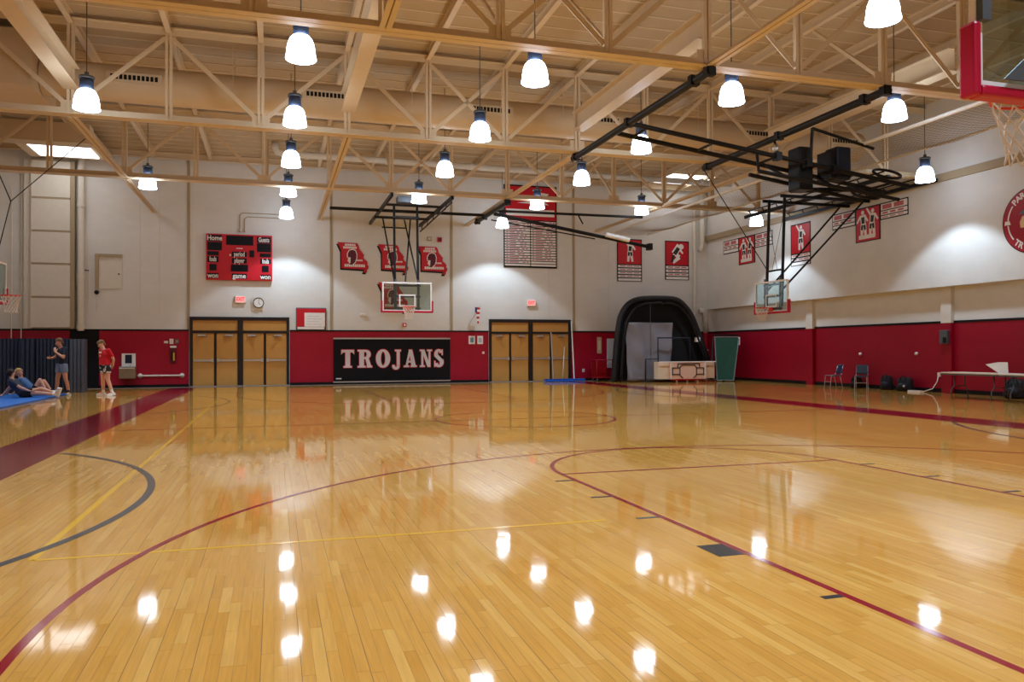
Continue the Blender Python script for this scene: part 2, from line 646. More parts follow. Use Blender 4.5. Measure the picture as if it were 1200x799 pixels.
ordn = ['first', 'second', 'third', 'fourth', 'fifth', 'sixth', 'seventh', 'eighth', 'ninth', 'tenth', 'eleventh', 'twelfth', 'thirteenth', 'fourteenth', 'fifteenth', 'sixteenth']
for i, x in enumerate(NODES):
    o = ibeam(MB(), (x, 7.5, ROOF_Z - 0.26), (x, WALL_Y, ROOF_Z - 0.26), 0.13, 0.22).build('roof_purlin', M_STEEL)
    tag(o, 'beige steel purlin under the roof deck, %s from the left wall' % ordn[i], 'purlin', 'roof purlins')
o = ibeam(MB(), (LEFT_X, WALL_Y - 0.25, ROOF_Z - 0.3), (RIGHT_X, WALL_Y - 0.25, ROOF_Z - 0.3), 0.16, 0.24).build('edge_beam', M_STEEL)
tag(o, 'beige steel edge beam along the top of the end wall', 'beam')

# ------------------------------------------------------------------ trusses across the hall
CH_Z = 6.86
TOP_Z = 9.0
TRUSS_Y = (13.4, 20.2, 27.0)
def make_truss(yc, label):
    t = thing('roof_truss', label, 'truss', (0, yc, 0), 0, 'roof trusses across the hall')
    m = MB()
    for s in (-1, 1):
        m.box(((LEFT_X + UP_X) / 2, s * 0.088, CH_Z + 0.009), (UP_X - LEFT_X, 0.158, 0.018))
        m.box(((LEFT_X + UP_X) / 2, s * 0.018, CH_Z + 0.09), (UP_X - LEFT_X, 0.014, 0.16))
    m.build('bottom_chord', M_STEEL, t)
    m = MB()
    for s in (-1, 1):
        m.box(((LEFT_X + UP_X) / 2, s * 0.07, TOP_Z + 0.09), (UP_X - LEFT_X, 0.12, 0.018))
        m.box(((LEFT_X + UP_X) / 2, s * 0.018, TOP_Z + 0.02), (UP_X - LEFT_X, 0.014, 0.14))
    m.build('top_chord', M_STEEL, t)
    ref = None
    for x in NODES:
        if ref is None:
            v = MB()
            for s in (-1, 1):
                v.box((s * 0.048, 0, (CH_Z + TOP_Z) / 2 + 0.05), (0.062, 0.09, TOP_Z - CH_Z - 0.06))
            o = v.build('vertical_post', M_STEEL, t)
            ref = o.data
        else:
            o = bpy.data.objects.new('vertical_post', ref)
            COL.objects.link(o)
            o.parent = t
        o.location = (x, 0, 0)
    # W bracing mirrored about the court axis, crossing in the middle panel
    mid = NODES.index(min(NODES, key=lambda q: abs(q - 3.87)))
    pairs = [(mid, mid + 1), (mid + 1, mid)]
    i = mid
    while i - 2 >= -1:
        pairs.append((i, i - 1))
        if i - 2 >= 0:
            pairs.append((i - 2, i - 1))
        i -= 2
    i = mid + 1
    while i + 1 < len(NODES):
        pairs.append((i, i + 1))
        if i + 2 < len(NODES):
            pairs.append((i + 2, i + 1))
        i += 2
    for lo, hi in pairs:
        if lo < 0 or hi < 0:
            continue
        a = Vector((NODES[lo], 0, CH_Z + 0.16))
        b = Vector((NODES[hi], 0, TOP_Z - 0.05))
        d = (b - a).normalized()
        v = MB()
        v.beam(a + d * 0.12, b - d * 0.1, 0.10, 0.02, up=(0, 1, 0))
        v.beam(a + d * 0.12 + Vector((0, 0.02, 0)), b - d * 0.1 + Vector((0, 0.02, 0)), 0.02, 0.08, up=(0, 1, 0))
        v.build('diagonal', M_STEEL, t)
    for x in NODES[::2]:
        MB().box((x, 0, CH_Z + 0.22), (0.42, 0.012, 0.26)).build('gusset_plate', M_STEEL, t)
    return t
make_truss(TRUSS_Y[0], 'nearest beige steel roof truss, largest in view')
make_truss(TRUSS_Y[1], 'middle beige steel roof truss in front of the round duct')
make_truss(TRUSS_Y[2], 'farthest beige steel roof truss before the end wall')

# ties along the hall: deep I beams between the first two trusses, double angles elsewhere
TIE_X = (-4.47, 1.80, 8.05, 14.2)
wx = ('over the left sideline', 'left of the court centre', 'right of the court centre', 'near the right wall')
for x, w in zip(TIE_X, wx):
    o = ibeam(MB(), (x, 13.45, 7.45), (x, 20.15, 7.45), 0.34, 0.50, 0.022, 0.016).build('deep_tie_beam', M_STEEL)
    tag(o, 'deep beige I beam between the nearest and middle truss, %s' % w, 'beam', 'deep tie beams')
    for (y0, y1, txt) in ((7.0, 13.3, 'nearest the camera'), (20.3, 26.9, 'between middle and farthest truss'), (27.1, WALL_Y, 'between farthest truss and end wall')):
        m = MB()
        for s in (-1, 1):
            m.box((x + s * 0.058, (y0 + y1) / 2, CH_Z - 0.012), (0.094, y1 - y0, 0.014))
            m.box((x + s * 0.018, (y0 + y1) / 2, CH_Z + 0.04), (0.014, y1 - y0, 0.09))
        o = m.build('tie_angle', M_STEEL)
        tag(o, 'slim beige double angle tie %s, %s' % (w, txt), 'beam', 'slim tie angles')
# knee braces from the trusses up to the purlins
kn = 0
for ti, (ty, tw) in enumerate(zip(TRUSS_Y, ('nearest', 'middle', 'farthest'))):
    if ti == 1:
        continue
    for x, w in zip((NODES[4], NODES[6], NODES[7], NODES[10], NODES[12]), ('far left', 'left', 'centre', 'right', 'far right')):
        o = MB().beam((x + 0.1, ty + 0.06, CH_Z + 0.2), (x + 0.1, ty + 2.3, ROOF_Z - 0.28), 0.07, 0.07).build('knee_brace', M_STEEL)
        tag(o, 'sloping beige brace rising from the %s truss, %s' % (tw, w), 'brace', 'sloping roof braces')

# ------------------------------------------------------------------ ducts
du = thing('round_duct', 'large beige round air duct running across the hall', 'duct', (0, 21.6, 8.12))
MB().tube((-5.4, 0, 0), (18.6, 0, 0), 0.46, 32).build('duct_body', M_DUCT, du)
for x in (-2.2, 0.0, 2.9, 5.0, 7.2, 10.5, 13.0, 15.4, 17.2):
    MB().tube((x - 0.03, 0, 0), (x + 0.03, 0, 0), 0.467, 32, cap=False).build('seam_band', M_DUCT, du)
for x in (-3.3, 1.35, 5.85, 9.2, 14.6, 17.8):
    g = MB().box((x, -0.42, 0.02), (1.25, 0.12, 0.26)).build('vent_frame', M_RAIL, du)
    m = MB()
    for k in range(11):
        m.box((x - 0.5 + k * 0.1, -0.482, 0.03), (0.07, 0.006, 0.12))
    m.build('grille_slot', M_BLACK, g)
for x in (-1.0, 3.6, 8.0, 12.4, 16.8):
    for sy in (-0.45, 0.45):
        MB().tube((x, sy, 0), (x, sy, 1.1), 0.012, 6).build('hanger_rod', M_STEEL, du)
o = MB().b2((LEFT_X + 0.002, 20.6, 7.62), (-5.42, 22.9, 8.9)).build('plenum_box', M_DUCT)
tag(o, 'big beige rectangular duct box in the upper left corner', 'duct')
o = MB().b2((-9.9, 27.6, 8.0), (-5.6, 28.2, 8.62)).build('duct_bulkhead', M_DUCT)
tag(o, 'brown-beige duct box hanging above the left skylight', 'duct')
dp = thing('overhead_pipe', 'white painted overhead pipe crossing before the end wall', 'pipe')
MB().path([(0.05, 30.5, ROOF_Z - 0.06), (0.05, 30.5, 9.0), (0.12, 30.5, 8.84), (0.35, 30.5, 8.8), (19.5, 30.5, 8.75)], 0.125, 12).build('pipe_run', M_CREAM, dp)
for x in (1.2, 4.2, 7.6, 11.0, 14.6, 18.0):
    MB().tube((x - 0.06, 30.5, 8.79), (x + 0.06, 30.5, 8.79), 0.145, 12).build('pipe_collar', M_CREAM, dp)

# skylights
sk = MB().b2((-8.2, 30.0, 8.6), (-6.25, 32.4, 8.64)).build('window_1', M_SKY)
structure(sk, 'bright white skylight panel at the upper left')
MB().b2((-8.6, 29.6, 8.64), (-5.9, 32.8, 8.9)).build('skylight_curb', M_STEEL, sk)
sk = empty('window_2', (0, 0, 0))
structure(sk, 'bright white skylight panes at the upper right')
for i in range(3):
    MB().b2((16.72 + i * 0.76, 30.9, 9.12), (17.42 + i * 0.76, 32.6, 9.16)).build('pane', M_SKY, sk)
MB().b2((16.6, 30.8, 9.16), (19.1, 32.7, 9.22)).build('skylight_curb', M_STEEL, sk)

# ------------------------------------------------------------------ pendant lamps
def make_lamp(low=False):
    r = empty('pendant_lamp')
    prof = [(0.09, 0.435), (0.15, 0.41), (0.195, 0.36), (0.226, 0.28), (0.246, 0.18), (0.256, 0.07), (0.268, 0.03), (0.268, 0.0), (0.24, 0.0), (0.0, 0.015)]
    MB().lathe(list(reversed(prof)), n=28).build('dome', M_DOME, r)
    MB().lathe(list(reversed([(0.0, 0.66), (0.135, 0.66), (0.14, 0.64), (0.14, 0.43), (0.0, 0.43)])), n=24).build('housing', M_CAPBLUE, r)
    MB().lathe(list(reversed([(0.0, 0.71), (0.15, 0.71), (0.16, 0.69), (0.16, 0.655), (0.0, 0.655)])), n=24).build('cap_ring', M_GREYST, r)
    m = MB()
    m.tube((0, 0, 0.70), (0, 0, 0.80), 0.045, 10)
    m.tube((0, 0, 0.80), (0, 0, 2.63 if not low else 2.85), 0.011, 6)
    m.build('hanger', M_GREYST, r)
    return r
LX = {'a': -3.85, 'b': 0.46, 'c': 4.87, 'd': 9.25, 'e': 13.47, 'f': 18.55}
LN = {'a': 'over the left sideline', 'b': 'left of the court centre', 'c': 'over the court centre', 'd': 'right of the court centre', 'e': 'over the right sideline', 'f': 'beside the right wall'}
LY = [10.12, 14.42, 18.68, 22.85, 27.2, 31.8]
LR = ['in the row nearest the camera', 'just behind the nearest truss', 'between nearest and middle truss', 'just past the middle truss', 'just behind the farthest truss', 'nearest the end wall']
LAMPS = [('b', 1), ('b', 2), ('b', 3), ('b', 4), ('b', 5), ('a', 2), ('a', 4), ('c', 1), ('c', 2), ('c', 3), ('c', 4),
         ('d', 0), ('d', 1), ('d', 2), ('d', 3), ('d', 4), ('d', 5), ('e', 1), ('e', 4), ('f', 2), ('f', 4)]
spot_d = bpy.data.lights.new('lamp_light', 'SPOT')
spot_d.energy = LAMP_W
spot_d.color = (0.68, 0.85, 1.0)
spot_d.spot_size = math.radians(106)
spot_d.spot_blend = 0.22
spot_d.shadow_soft_size = 0.2
def spot(x, y, z, parent=None):
    o = bpy.data.objects.new('lamp_light', spot_d)
    COL.objects.link(o)
    o.location = (x, y, z)
    if parent is not None:
        o.parent = parent
    return o
lowp = make_lamp(True)
long_hanger = [h for h in lowp.children if h.name.startswith('hanger')][0].data
for h in list(lowp.children) + [lowp]:
    bpy.data.objects.remove(h)
proto = make_lamp()
for i, (c, r) in enumerate(LAMPS):
    o = proto if i == 0 else copy_tree(proto)
    z = 6.6 if c != 'f' else 6.38
    o.location = (LX[c], LY[r], z)
    if c == 'f':
        [h for h in o.children if h.name.startswith('hanger')][0].data = long_hanger
    tag(o, 'white bell pendant lamp %s, %s' % (LN[c], LR[r]), 'lamp', 'pendant lamps')
for c, r in LAMPS:
    spot(LX[c], LY[r], (6.6 if c != 'f' else 6.38) - 0.05)
# the same lamps go on over and behind the camera, outside the picture
for x, y in [(0.46, 10.1), (4.87, 10.1), (0.46, 5.8), (4.87, 5.8), (9.25, 5.8), (0.46, 1.5), (4.87, 1.5), (9.25, 1.5), (-3.85, 10.1), (-3.85, 1.5), (13.47, 10.1), (13.47, 1.5),
             (18.55, 10.1), (18.55, 1.5), (-8.3, 10.1), (-8.3, 18.7), (-8.3, 27.2), (-8.3, 1.5), (4.87, -1.5)]:
    spot(x, y, 6.55)

# ------------------------------------------------------------------ planks of the floor nearest the camera
def cam_z(x, y):
    return y * math.cos(0.295) + x * math.sin(0.295)
def cam_u(x, y):
    return x * math.cos(0.295) - y * math.sin(0.295)
rnd = random.Random(3)
pl_mesh = {}
M_SEAM = mat('plank_seam', (96, 60, 26), 0.6)
PL = (0.46, 0.61, 0.76, 0.91)
cands = []
for row in range(-60, 130):
    xc = (row + 0.5) * STRIP
    y = 1.6 + rnd.random() * 0.8
    while y < 7.5:
        ln = rnd.choice(PL)
        yc = y + ln / 2
        z = cam_z(xc, yc)
        u = cam_u(xc, yc)
        near = cam_z(xc, y + ln)
        if z > 2.0:
            px = 600 + 918 * cam_u(xc, y + ln) / near
            py = 410 + 918 * 1.39 / near
            if -40 < px < 1240 and py < 840:
                cands.append((z, xc, y, ln))
        y += ln
cands.sort()
for z, xc, y, ln in cands[:300]:
    row_ = round(xc / STRIP - 0.5)
    key = (ln, 0.0022 if (row_ * 7919) % 13 in (1, 4, 8, 11) else 0.0008)
    if key not in pl_mesh:
        pm = MB().b2((-STRIP / 2 + key[1], 0.0008, -0.0006), (STRIP / 2 - 0.0003, ln - 0.0008, 0.0))
        n6 = len(pm.f)
        pm.b2((-STRIP / 2, 0.0, -0.0009), (STRIP / 2, ln, -0.0006))
        o = pm.build('floor_plank', M_PLANK, fl)
        o.data.materials.append(M_SEAM)
        for i_, p_ in enumerate(o.data.polygons):
            p_.material_index = 0 if i_ < n6 else 1
        pl_mesh[key] = o.data
    else:
        o = bpy.data.objects.new('floor_plank', pl_mesh[key])
        COL.objects.link(o)
        o.parent = fl
    o.location = (xc, y, 0.0009)

# ------------------------------------------------------------------ painted court lines (thin paint films on the floor)
LZ = 0.0012
def flat_poly(mb, pts, z=LZ, t=0.0006):
    return mb.prism(pts, Matrix.Translation((0, 0, z)), t)
def line(mb, a, b, w, z=LZ, t=0.0006):
    a, b = Vector((a[0], a[1])), Vector((b[0], b[1]))
    d = (b - a).normalized()
    n = Vector((-d.y, d.x)) * (w / 2)
    return flat_poly(mb, [tuple(a + n), tuple(a - n), tuple(b - n), tuple(b + n)], z, t)
def arc(mb, c, r, a0, a1, w, n=64, z=LZ, t=0.0006):
    vs, fs = [], []
    for i in range(n + 1):
        q = a0 + (a1 - a0) * i / n
        for rr in (r - w / 2, r + w / 2):
            for zz in (z, z + t):
                vs.append((c[0] + rr * math.cos(q), c[1] + rr * math.sin(q), zz))
    for i in range(n):
        o = 4 * i
        fs += [(o + 1, o + 3, o + 7, o + 5), (o, o + 4, o + 6, o + 2), (o, o + 1, o + 5, o + 4), (o + 2, o + 6, o + 7, o + 3)]
    return mb.add(vs, fs)
BASE_N, BASE_F = 2.48, 28.1
FT_N, FT_F = 8.27, 22.3
SIDE_L, SIDE_R = -2.84, 12.40
MB().b2((SIDE_L - 0.98, NEAR_Y, 0.0), (SIDE_L, WALL_Y - 0.78, 0.0013)).build('sideline_band', M_PAINT_RED, fl)
MB().b2((SIDE_R, NEAR_Y, 0.0), (SIDE_R + 0.98, WALL_Y - 0.78, 0.0013)).build('sideline_band', M_PAINT_RED, fl)
MB().b2((SIDE_L, BASE_N - 0.9, 0.0), (SIDE_R, BASE_N, 0.0013)).build('baseline_band', M_PAINT_RED, fl)
LW = 0.052
for sgn, base, ft, nm in ((1, BASE_N, FT_N, 'near'), (-1, BASE_F, FT_F, 'far')):
    lx0, lx1 = CX - 1.83, CX + 1.83
    cy = base + sgn * 1.60
    o = line(MB(), (lx0, base), (lx0, ft), LW).build('lane_line', M_PAINT_LINE, fl)
    line(MB(), (lx1, base), (lx1, ft), LW).build('lane_line', M_PAINT_LINE, fl)
    line(MB(), (lx0, ft), (lx1, ft), LW).build('free_throw_line', M_PAINT_LINE, fl)
    arc(MB(), (CX, ft), 1.83, 0, sgn * PI, LW).build('free_throw_circle', M_PAINT_LINE, fl)
    R3 = 6.07
    arc(MB(), (CX, cy), R3, 0, sgn * PI, LW, 128, LZ + 0.0001).build('three_point_line', M_PAINT_LINE, fl)
    for s in (-1, 1):
        line(MB(), (CX + s * R3, base), (CX + s * R3, cy), LW).build('three_point_line', M_PAINT_LINE, fl)
        xo = CX + s * (1.83 + 0.026)
        def mark(d0, d1, w):
            y0, y1 = base + sgn * d0, base + sgn * d1
            MB().b2((xo, min(y0, y1), 0.0), (xo + s * w, max(y0, y1), LZ + 0.0008)).build('lane_mark', M_PAINT_BLACK, fl)
        mark(2.17, 2.47, 0.20)
        mark(1.20, 1.25, 0.13)
        mark(3.40, 3.45, 0.20)
        mark(4.37, 4.42, 0.20)
        mark(5.34, 5.39, 0.20)
line(MB(), (SIDE_L, 15.29), (SIDE_R, 15.29), LW).build('half_court_line', M_PAINT_LINE, fl)
arc(MB(), (CX, 15.29), 1.83, 0, 2 * PI, LW, 96).build('centre_circle', M_PAINT_LINE, fl)
line(MB(), (SIDE_L, BASE_F), (SIDE_R, BASE_F), LW).build('baseline', M_PAINT_LINE, fl)
arc(MB(), (-6.62, 8.25), 5.44, -0.79, 0.79, 0.075, 96, LZ + 0.0005).build('side_court_arc', M_PAINT_GREY, fl)
arc(MB(), (16.46, 8.25), 5.44, PI - 0.72, PI + 0.72, 0.075, 96, LZ + 0.0005).build('side_court_arc', M_PAINT_GREY, fl)
arc(MB(), (-6.62, 23.0), 5.44, -0.79, 0.79, 0.06, 96, LZ + 0.0005).build('side_court_arc', M_PAINT_GREY, fl)
arc(MB(), (16.46, 23.0), 5.44, PI - 0.72, PI + 0.72, 0.06, 96, LZ + 0.0005).build('side_court_arc', M_PAINT_GREY, fl)
line(MB(), (-1.55, 5.95), (-1.55, 24.6), 0.05, LZ - 0.0003).build('volleyball_line', M_PAINT_YEL, fl)
line(MB(), (-1.55, 5.95), (2.6, 5.93), 0.04, LZ - 0.0003).build('volleyball_line', M_PAINT_YEL, fl)

# ------------------------------------------------------------------ double doors in the end wall
def make_doors(x0, x1, idx, label):
    d = empty('door_%d' % idx, (0, 0, 0))
    structure(d, label)
    zt = 2.78
    mid = (x0 + x1) / 2
    yb = WALL_Y
    fw = 0.11
    m = MB()
    m.b2((x0, yb - 0.09, 0), (x0 + fw, yb, zt))
    m.b2((x1 - fw, yb - 0.09, 0), (x1, yb, zt))
    m.b2((x0 + fw, yb - 0.09, zt - 0.14), (x1 - fw, yb, zt))
    m.b2((mid - 0.10, yb - 0.09, 0), (mid + 0.10, yb, zt - 0.14))
    m.b2((x0 + fw, yb - 0.085, 2.13), (mid - 0.10, yb, 2.23))
    m.b2((mid + 0.10, yb - 0.085, 2.13), (x1 - fw, yb, 2.23))
    m.build('door_frame', M_FRAME, d)
    for a, b in ((x0 + fw, mid - 0.10), (mid + 0.10, x1 - fw)):
        MB().b2((a, yb - 0.04, 2.23), (b, yb - 0.005, zt - 0.14)).build('transom_panel', M_DOOR, d)
        c = (a + b) / 2
        MB().b2((c - 0.045, yb - 0.07, 0), (c + 0.045, yb, 2.13)).build('centre_mullion', M_FRAME, d)
        for s, (p, q) in ((1, (a + 0.01, c - 0.05)), (-1, (c + 0.05, b - 0.01))):
            lf = MB().b2((p, yb - 0.055, 0.03), (q, yb - 0.01, 2.12)).build('door_leaf', M_DOOR, d)
            h = MB()
            h.b2((p + 0.03, yb - 0.135, 1.0), (q - 0.03, yb - 0.10, 1.075))
            h.build('push_bar', M_CHROME, lf)
            e0 = q - 0.10 if s > 0 else p + 0.01
            MB().b2((e0, yb - 0.145, 0.97), (e0 + 0.09, yb - 0.055, 1.11)).build('latch_case', M_CHROME, lf)
            cc = p + 0.32 if s > 0 else q - 0.32
            MB().b2((cc - 0.15, yb - 0.12, 2.0), (cc + 0.15, yb - 0.055, 2.08)).build('door_closer', M_CHROME, lf)
            MB().beam((cc, yb - 0.12, 2.0), (cc + s * 0.22, yb - 0.2, 1.98), 0.03, 0.015).build('closer_arm', M_FRAME, lf)
    MB().b2((x0, yb - 0.14, 0.0), (x1, yb - 0.0, 0.03)).build('threshold', M_CHROME, d)
make_doors(-3.19, 0.60, 1, 'four oak door leaves in dark frame left of the banner')
make_doors(9.08, 12.92, 2, 'four oak door leaves in dark frame right of the banner')

# ------------------------------------------------------------------ basketball hoops
def net_mesh(r0=0.225, r1=0.13, h=0.43, n=12, rows=6, tr=0.006):
    m = MB()
    def P(k, j):
        t = j / rows
        r = r0 + (r1 - r0) * min(1, t * 1.25) + (0.02 * max(0, t - 0.8) * 5)
        q = 2 * PI * (k + (0.5 if j % 2 else 0)) / n
        return (r * math.cos(q), r * math.sin(q), -h * t)
    for j in range(rows):
        for k in range(n):
            m.tube(P(k, j), P(k, j + 1), tr, 4, cap=False)
            kk = k - 1 if j % 2 == 0 else k + 1
            m.tube(P(k, j), P(kk, j + 1), tr, 4, cap=False)
    return m
def make_hoop(label, loc, rz, bz=2.90, w=1.83, h=1.07, pads=True, name='basketball_hoop', back='plain'):
    """local frame: board in the x-z plane, rim towards -y"""
    r = thing(name, label, 'basketball hoop', loc, rz, 'basketball hoops')
    MB().b2((-w / 2 + 0.03, -0.012, bz + 0.03), (w / 2 - 0.03, 0.012, bz + h - 0.03)).build('backboard', M_GLASS, r)
    m = MB()
    f = 0.055
    m.b2((-w / 2, -0.018, bz), (-w / 2 + f, 0.03, bz + h))
    m.b2((w / 2 - f, -0.018, bz), (w / 2, 0.03, bz + h))
    m.b2((-w / 2 + f, -0.018, bz), (w / 2 - f, 0.03, bz + f))
    m.b2((-w / 2 + f, -0.018, bz + h - f), (w / 2 - f, 0.03, bz + h))
    m.build('board_frame', M_WHITE, r)
    m = MB()
    tx, t0, t1, tw = 0.305, bz + 0.17, bz + 0.62, 0.05
    m.b2((-tx, -0.016, t0), (-tx + tw, -0.0125, t1))
    m.b2((tx - tw, -0.016, t0), (tx, -0.0125, t1))
    m.b2((-tx + tw, -0.016, t0), (tx - tw, -0.0125, t0 + tw))
    m.b2((-tx + tw, -0.016, t1 - tw), (tx - tw, -0.0125, t1))
    m.build('target_square', M_WHITE, r)
    if pads:
        m = MB()
        m.b2((-w / 2 + 0.01, -0.05, bz - 0.05), (w / 2 - 0.01, 0.07, bz + 0.02))
        m.b2((-w / 2 - 0.05, -0.05, bz - 0.05), (-w / 2 + 0.01, 0.07, bz + 0.40))
        m.b2((w / 2 - 0.01, -0.05, bz - 0.05), (w / 2 + 0.05, 0.07, bz + 0.40))
        m.build('edge_padding', M_REDPAD, r, bevel=0.02)
    rimz = bz + 0.15
    cy = -0.38
    MB().path([(0.229 * math.cos(2 * PI * k / 32), cy + 0.229 * math.sin(2 * PI * k / 32), rimz) for k in range(32)], 0.011, 8, closed=True).build('rim', M_ORANGE, r)
    m = MB()
    m.b2((-0.12, -0.16, rimz - 0.02), (0.12, -0.016, rimz + 0.005))
    m.b2((-0.12, -0.035, rimz - 0.12), (0.12, -0.016, rimz + 0.02))
    m.build('rim_bracket', M_ORANGE, r)
    nt = net_mesh().build('net', M_NET, r)
    nt.location = (0, cy, rimz - 0.01)
    # steel behind the board
    m = MB()
    for s in (-1, 1):
        m.b2((s * 0.42 - 0.04, 0.03, bz + 0.05), (s * 0.42 + 0.04, 0.09, bz + h + 0.1))
    m.build('back_channel', M_GREYST, r)
    m = MB()
    for zz in (bz + 0.12, bz + 0.55, bz + 0.95):
        m.b2((-0.5, 0.035, zz - 0.035), (0.5, 0.085, zz + 0.035))
    m.build('back_rail', M_GREYST, r)
    return r
# far hoop before the end wall
FH = Vector((4.68, 28.6, 0))
hf = make_hoop('basketball hoop with glass board before the end wall', FH, 0, 2.84)
for s in (-0.43, 0.43):
    MB().tube((s, 0.1, 3.0), (s, 0.35, 6.80), 0.045, 10).build('mast', M_BLKSTEEL, hf)
for a, b in (((-0.72, 1.3, 6.45), (-0.45, 0.12, 3.95)), ((0.1, 1.3, 6.45), (0.42, 0.12, 3.95)), ((0.34, 1.3, 6.45), (-0.05, 0.12, 3.95))):
    MB().tube(a, b, 0.03, 8).build('mast_brace', M_BLKSTEEL, hf)
MB().tube((-1.05, 1.3, 6.48), (1.05, 1.3, 6.48), 0.05, 10).build('hinge_tube', M_BLKSTEEL, hf)
MB().tube((-0.75, 1.3, 6.1), (0.2, 1.3, 6.1), 0.028, 8).build('brace_tie', M_BLKSTEEL, hf)
MB().b2((-0.46, 0.09, 6.3), (0.46, 0.5, 6.36)).build('mast_bridge', M_BLKSTEEL, hf)
ff = thing('hoop_gantry', 'black tube frame under the roof carrying the end wall hoop', 'steel frame')
MB().tube((2.0, 30.0, 6.76), (7.9, 30.0, 6.76), 0.06, 10).build('cross_tube', M_BLKSTEEL, ff)
for x in (3.88, 6.0):
    MB().beam((x, 26.85, 6.77), (x, 33.3, 6.77), 0.09, 0.12).build('long_tube', M_BLKSTEEL, ff)
MB().tube((6.0, 27.0, 6.62), (6.0, 33.2, 6.50), 0.03, 8).build('truss_rod', M_BLKSTEEL, ff)
for k in range(5):
    yy = 27.8 + k * 1.2
    MB().tube((6.0, yy, 6.75), (6.0, yy + 0.3, 6.55), 0.018, 6).build('rod_strut', M_BLKSTEEL, ff)
MB().tube((3.88, 28.95, 6.80), (6.0, 28.95, 6.80), 0.05, 8).build('cross_tube', M_BLKSTEEL, ff)
MB().b2((4.3, 28.3, 6.80), (5.2, 28.8, 7.02)).build('winch_box', M_GREYST, ff)
# right hoop, over the side court
hr = make_hoop('basketball hoop with glass board before the right wall', (16.25, 23.0, 0), -PI / 2, 2.66)
for s in (-0.43, 0.43):
    MB().tube((s, 0.1, 2.85), (s, 0.25, 6.6), 0.05, 10).build('mast', M_BLKSTEEL, hr)
    MB().tube((s, 0.12, 3.4), (s * 1.4, 3.4, 6.6), 0.035, 8).build('rear_strut', M_BLKSTEEL, hr)
MB().tube((-0.43, 0.16, 4.1), (0.43, 0.16, 4.1), 0.035, 8).build('mast_bridge', M_BLKSTEEL, hr)
MB().tube((-0.43, 0.24, 6.2), (0.43, 0.24, 6.2), 0.035, 8).build('mast_bridge', M_BLKSTEEL, hr)
for s in (-1, 1):
    MB().tube((s * 0.4, 0.2, 5.9), (-s * 0.15, 0.14, 4.1), 0.008, 6).build('stay_cable', M_BLKSTEEL, hr)
MB().tube((2.5, -4.05, 6.72), (-0.2, 0.0, 4.1), 0.016, 6).build('stay_cable', M_BLKSTEEL, hr)
rf = thing('hoop_support_rails', 'black ladder rails under the roof carrying the right wall hoop', 'steel frame')
for x in (16.5, 17.9, 19.7):
    if x > 17:
        MB().beam((x, 19.4, 6.64), (x, 27.0, 6.64), 0.10, 0.12).build('rail', M_BLKSTEEL, rf)
        MB().tube((x, 19.6, 6.84), (x, 26.8, 6.84), 0.025, 6).build('upper_rod', M_BLKSTEEL, rf)
        for k in range(9):
            yy = 19.8 + k * 0.85
            MB().tube((x, yy, 6.66), (x, yy + 0.12, 6.84), 0.02, 6).build('rung', M_BLKSTEEL, rf)
for yy in (22.5, 23.5):
    MB().beam((16.3, yy, 6.56), (19.9, yy, 6.56), 0.08, 0.10).build('cross_rail', M_BLKSTEEL, rf)
# left hoop at the picture edge
hl = make_hoop('basketball hoop cut by the left picture edge', (-6.85, 23.0, 0), PI / 2, 2.70)
for s in (-0.43, 0.43):
    MB().tube((s, 0.1, 2.9), (s, 0.25, 6.6), 0.045, 10).build('mast', M_BLKSTEEL, hl)
MB().beam((-1.0, 0.3, 6.62), (1.0, 0.3, 6.62), 0.09, 0.09).build('top_rail', M_BLKSTEEL, hl)
for s in (-1, 1):
    MB().tube((s * 0.95, 0.3, 6.6), (s * 0.95, 0.3, 9.2 if s > 0 else 7.61), 0.02, 6).build('hanger_rod', M_BLKSTEEL, hl)
for a, b in (((1.3, 0, 5.5), (4.0, -1.25, 8.0)), ((1.3, 0, 5.5), (0.3, 0.05, 3.8)), ((1.3, 0, 5.5), (0.43, 0.2, 6.5))):
    MB().tube(a, b, 0.014, 6).build('stay_cable', M_BLKSTEEL, hl)
# near hoop in the upper right corner, seen from behind
hn = make_hoop('large basketball hoop seen from behind in the upper right corner', (CX + 0.07, 3.74, 0), PI, 2.97)
m = MB()
m.beam((-0.0, 0.12, 3.10), (-0.0, 0.12, 3.30), 0.5, 0.02, up=(0, 1, 0))
m.prism([(0, 0), (0.55, 0), (0.2, 0.3), (0, 0.42)], Matrix(((1, 0, 0, 0.22), (0, 0, 1, 0.09), (0, 1, 0, 3.02), (0, 0, 0, 1))), 0.012)
m.build('gusset', M_GREYST, hn)
for s in (-1, 1):
    MB().beam((s * 0.87, 0.05, 3.38), (s * 0.87, 0.05, 4.05), 0.07, 0.05, up=(0, 1, 0)).build('side_channel', M_GREYST, hn)
    MB().tube((s * 0.43, 0.1, 3.1), (s * 0.43, 0.3, 6.6), 0.05, 10).build('mast', M_BLKSTEEL, hn)
MB().beam((-1.1, 0.32, 6.62), (1.1, 0.32, 6.62), 0.09, 0.09).build('top_rail', M_BLKSTEEL, hn)
for s in (-1, 1):
    MB().tube((s * 1.0, 0.32, 6.6), (s * 1.0, 0.32, 9.2), 0.02, 6).build('hanger_rod', M_BLKSTEEL, hn)
# black tubes between the nearest and the middle truss
for x, w in ((8.05, 'left'), (12.2, 'right')):
    t = thing('black_ceiling_tube', 'long black tube slung under the trusses, %s of the pair' % w, 'steel tube', (x, 0, 0), 0, 'black tubes under the trusses')
    MB().tube((0, 13.2, 6.77), (0, 20.5, 6.77), 0.085, 12).build('tube_body', M_BLKSTEEL, t)
    for yy in (13.3, 13.9, 16.9, 20.3):
        MB().box((0, yy, 6.78), (0.2, 0.14, 0.2)).build('clamp', M_BLKSTEEL, t)
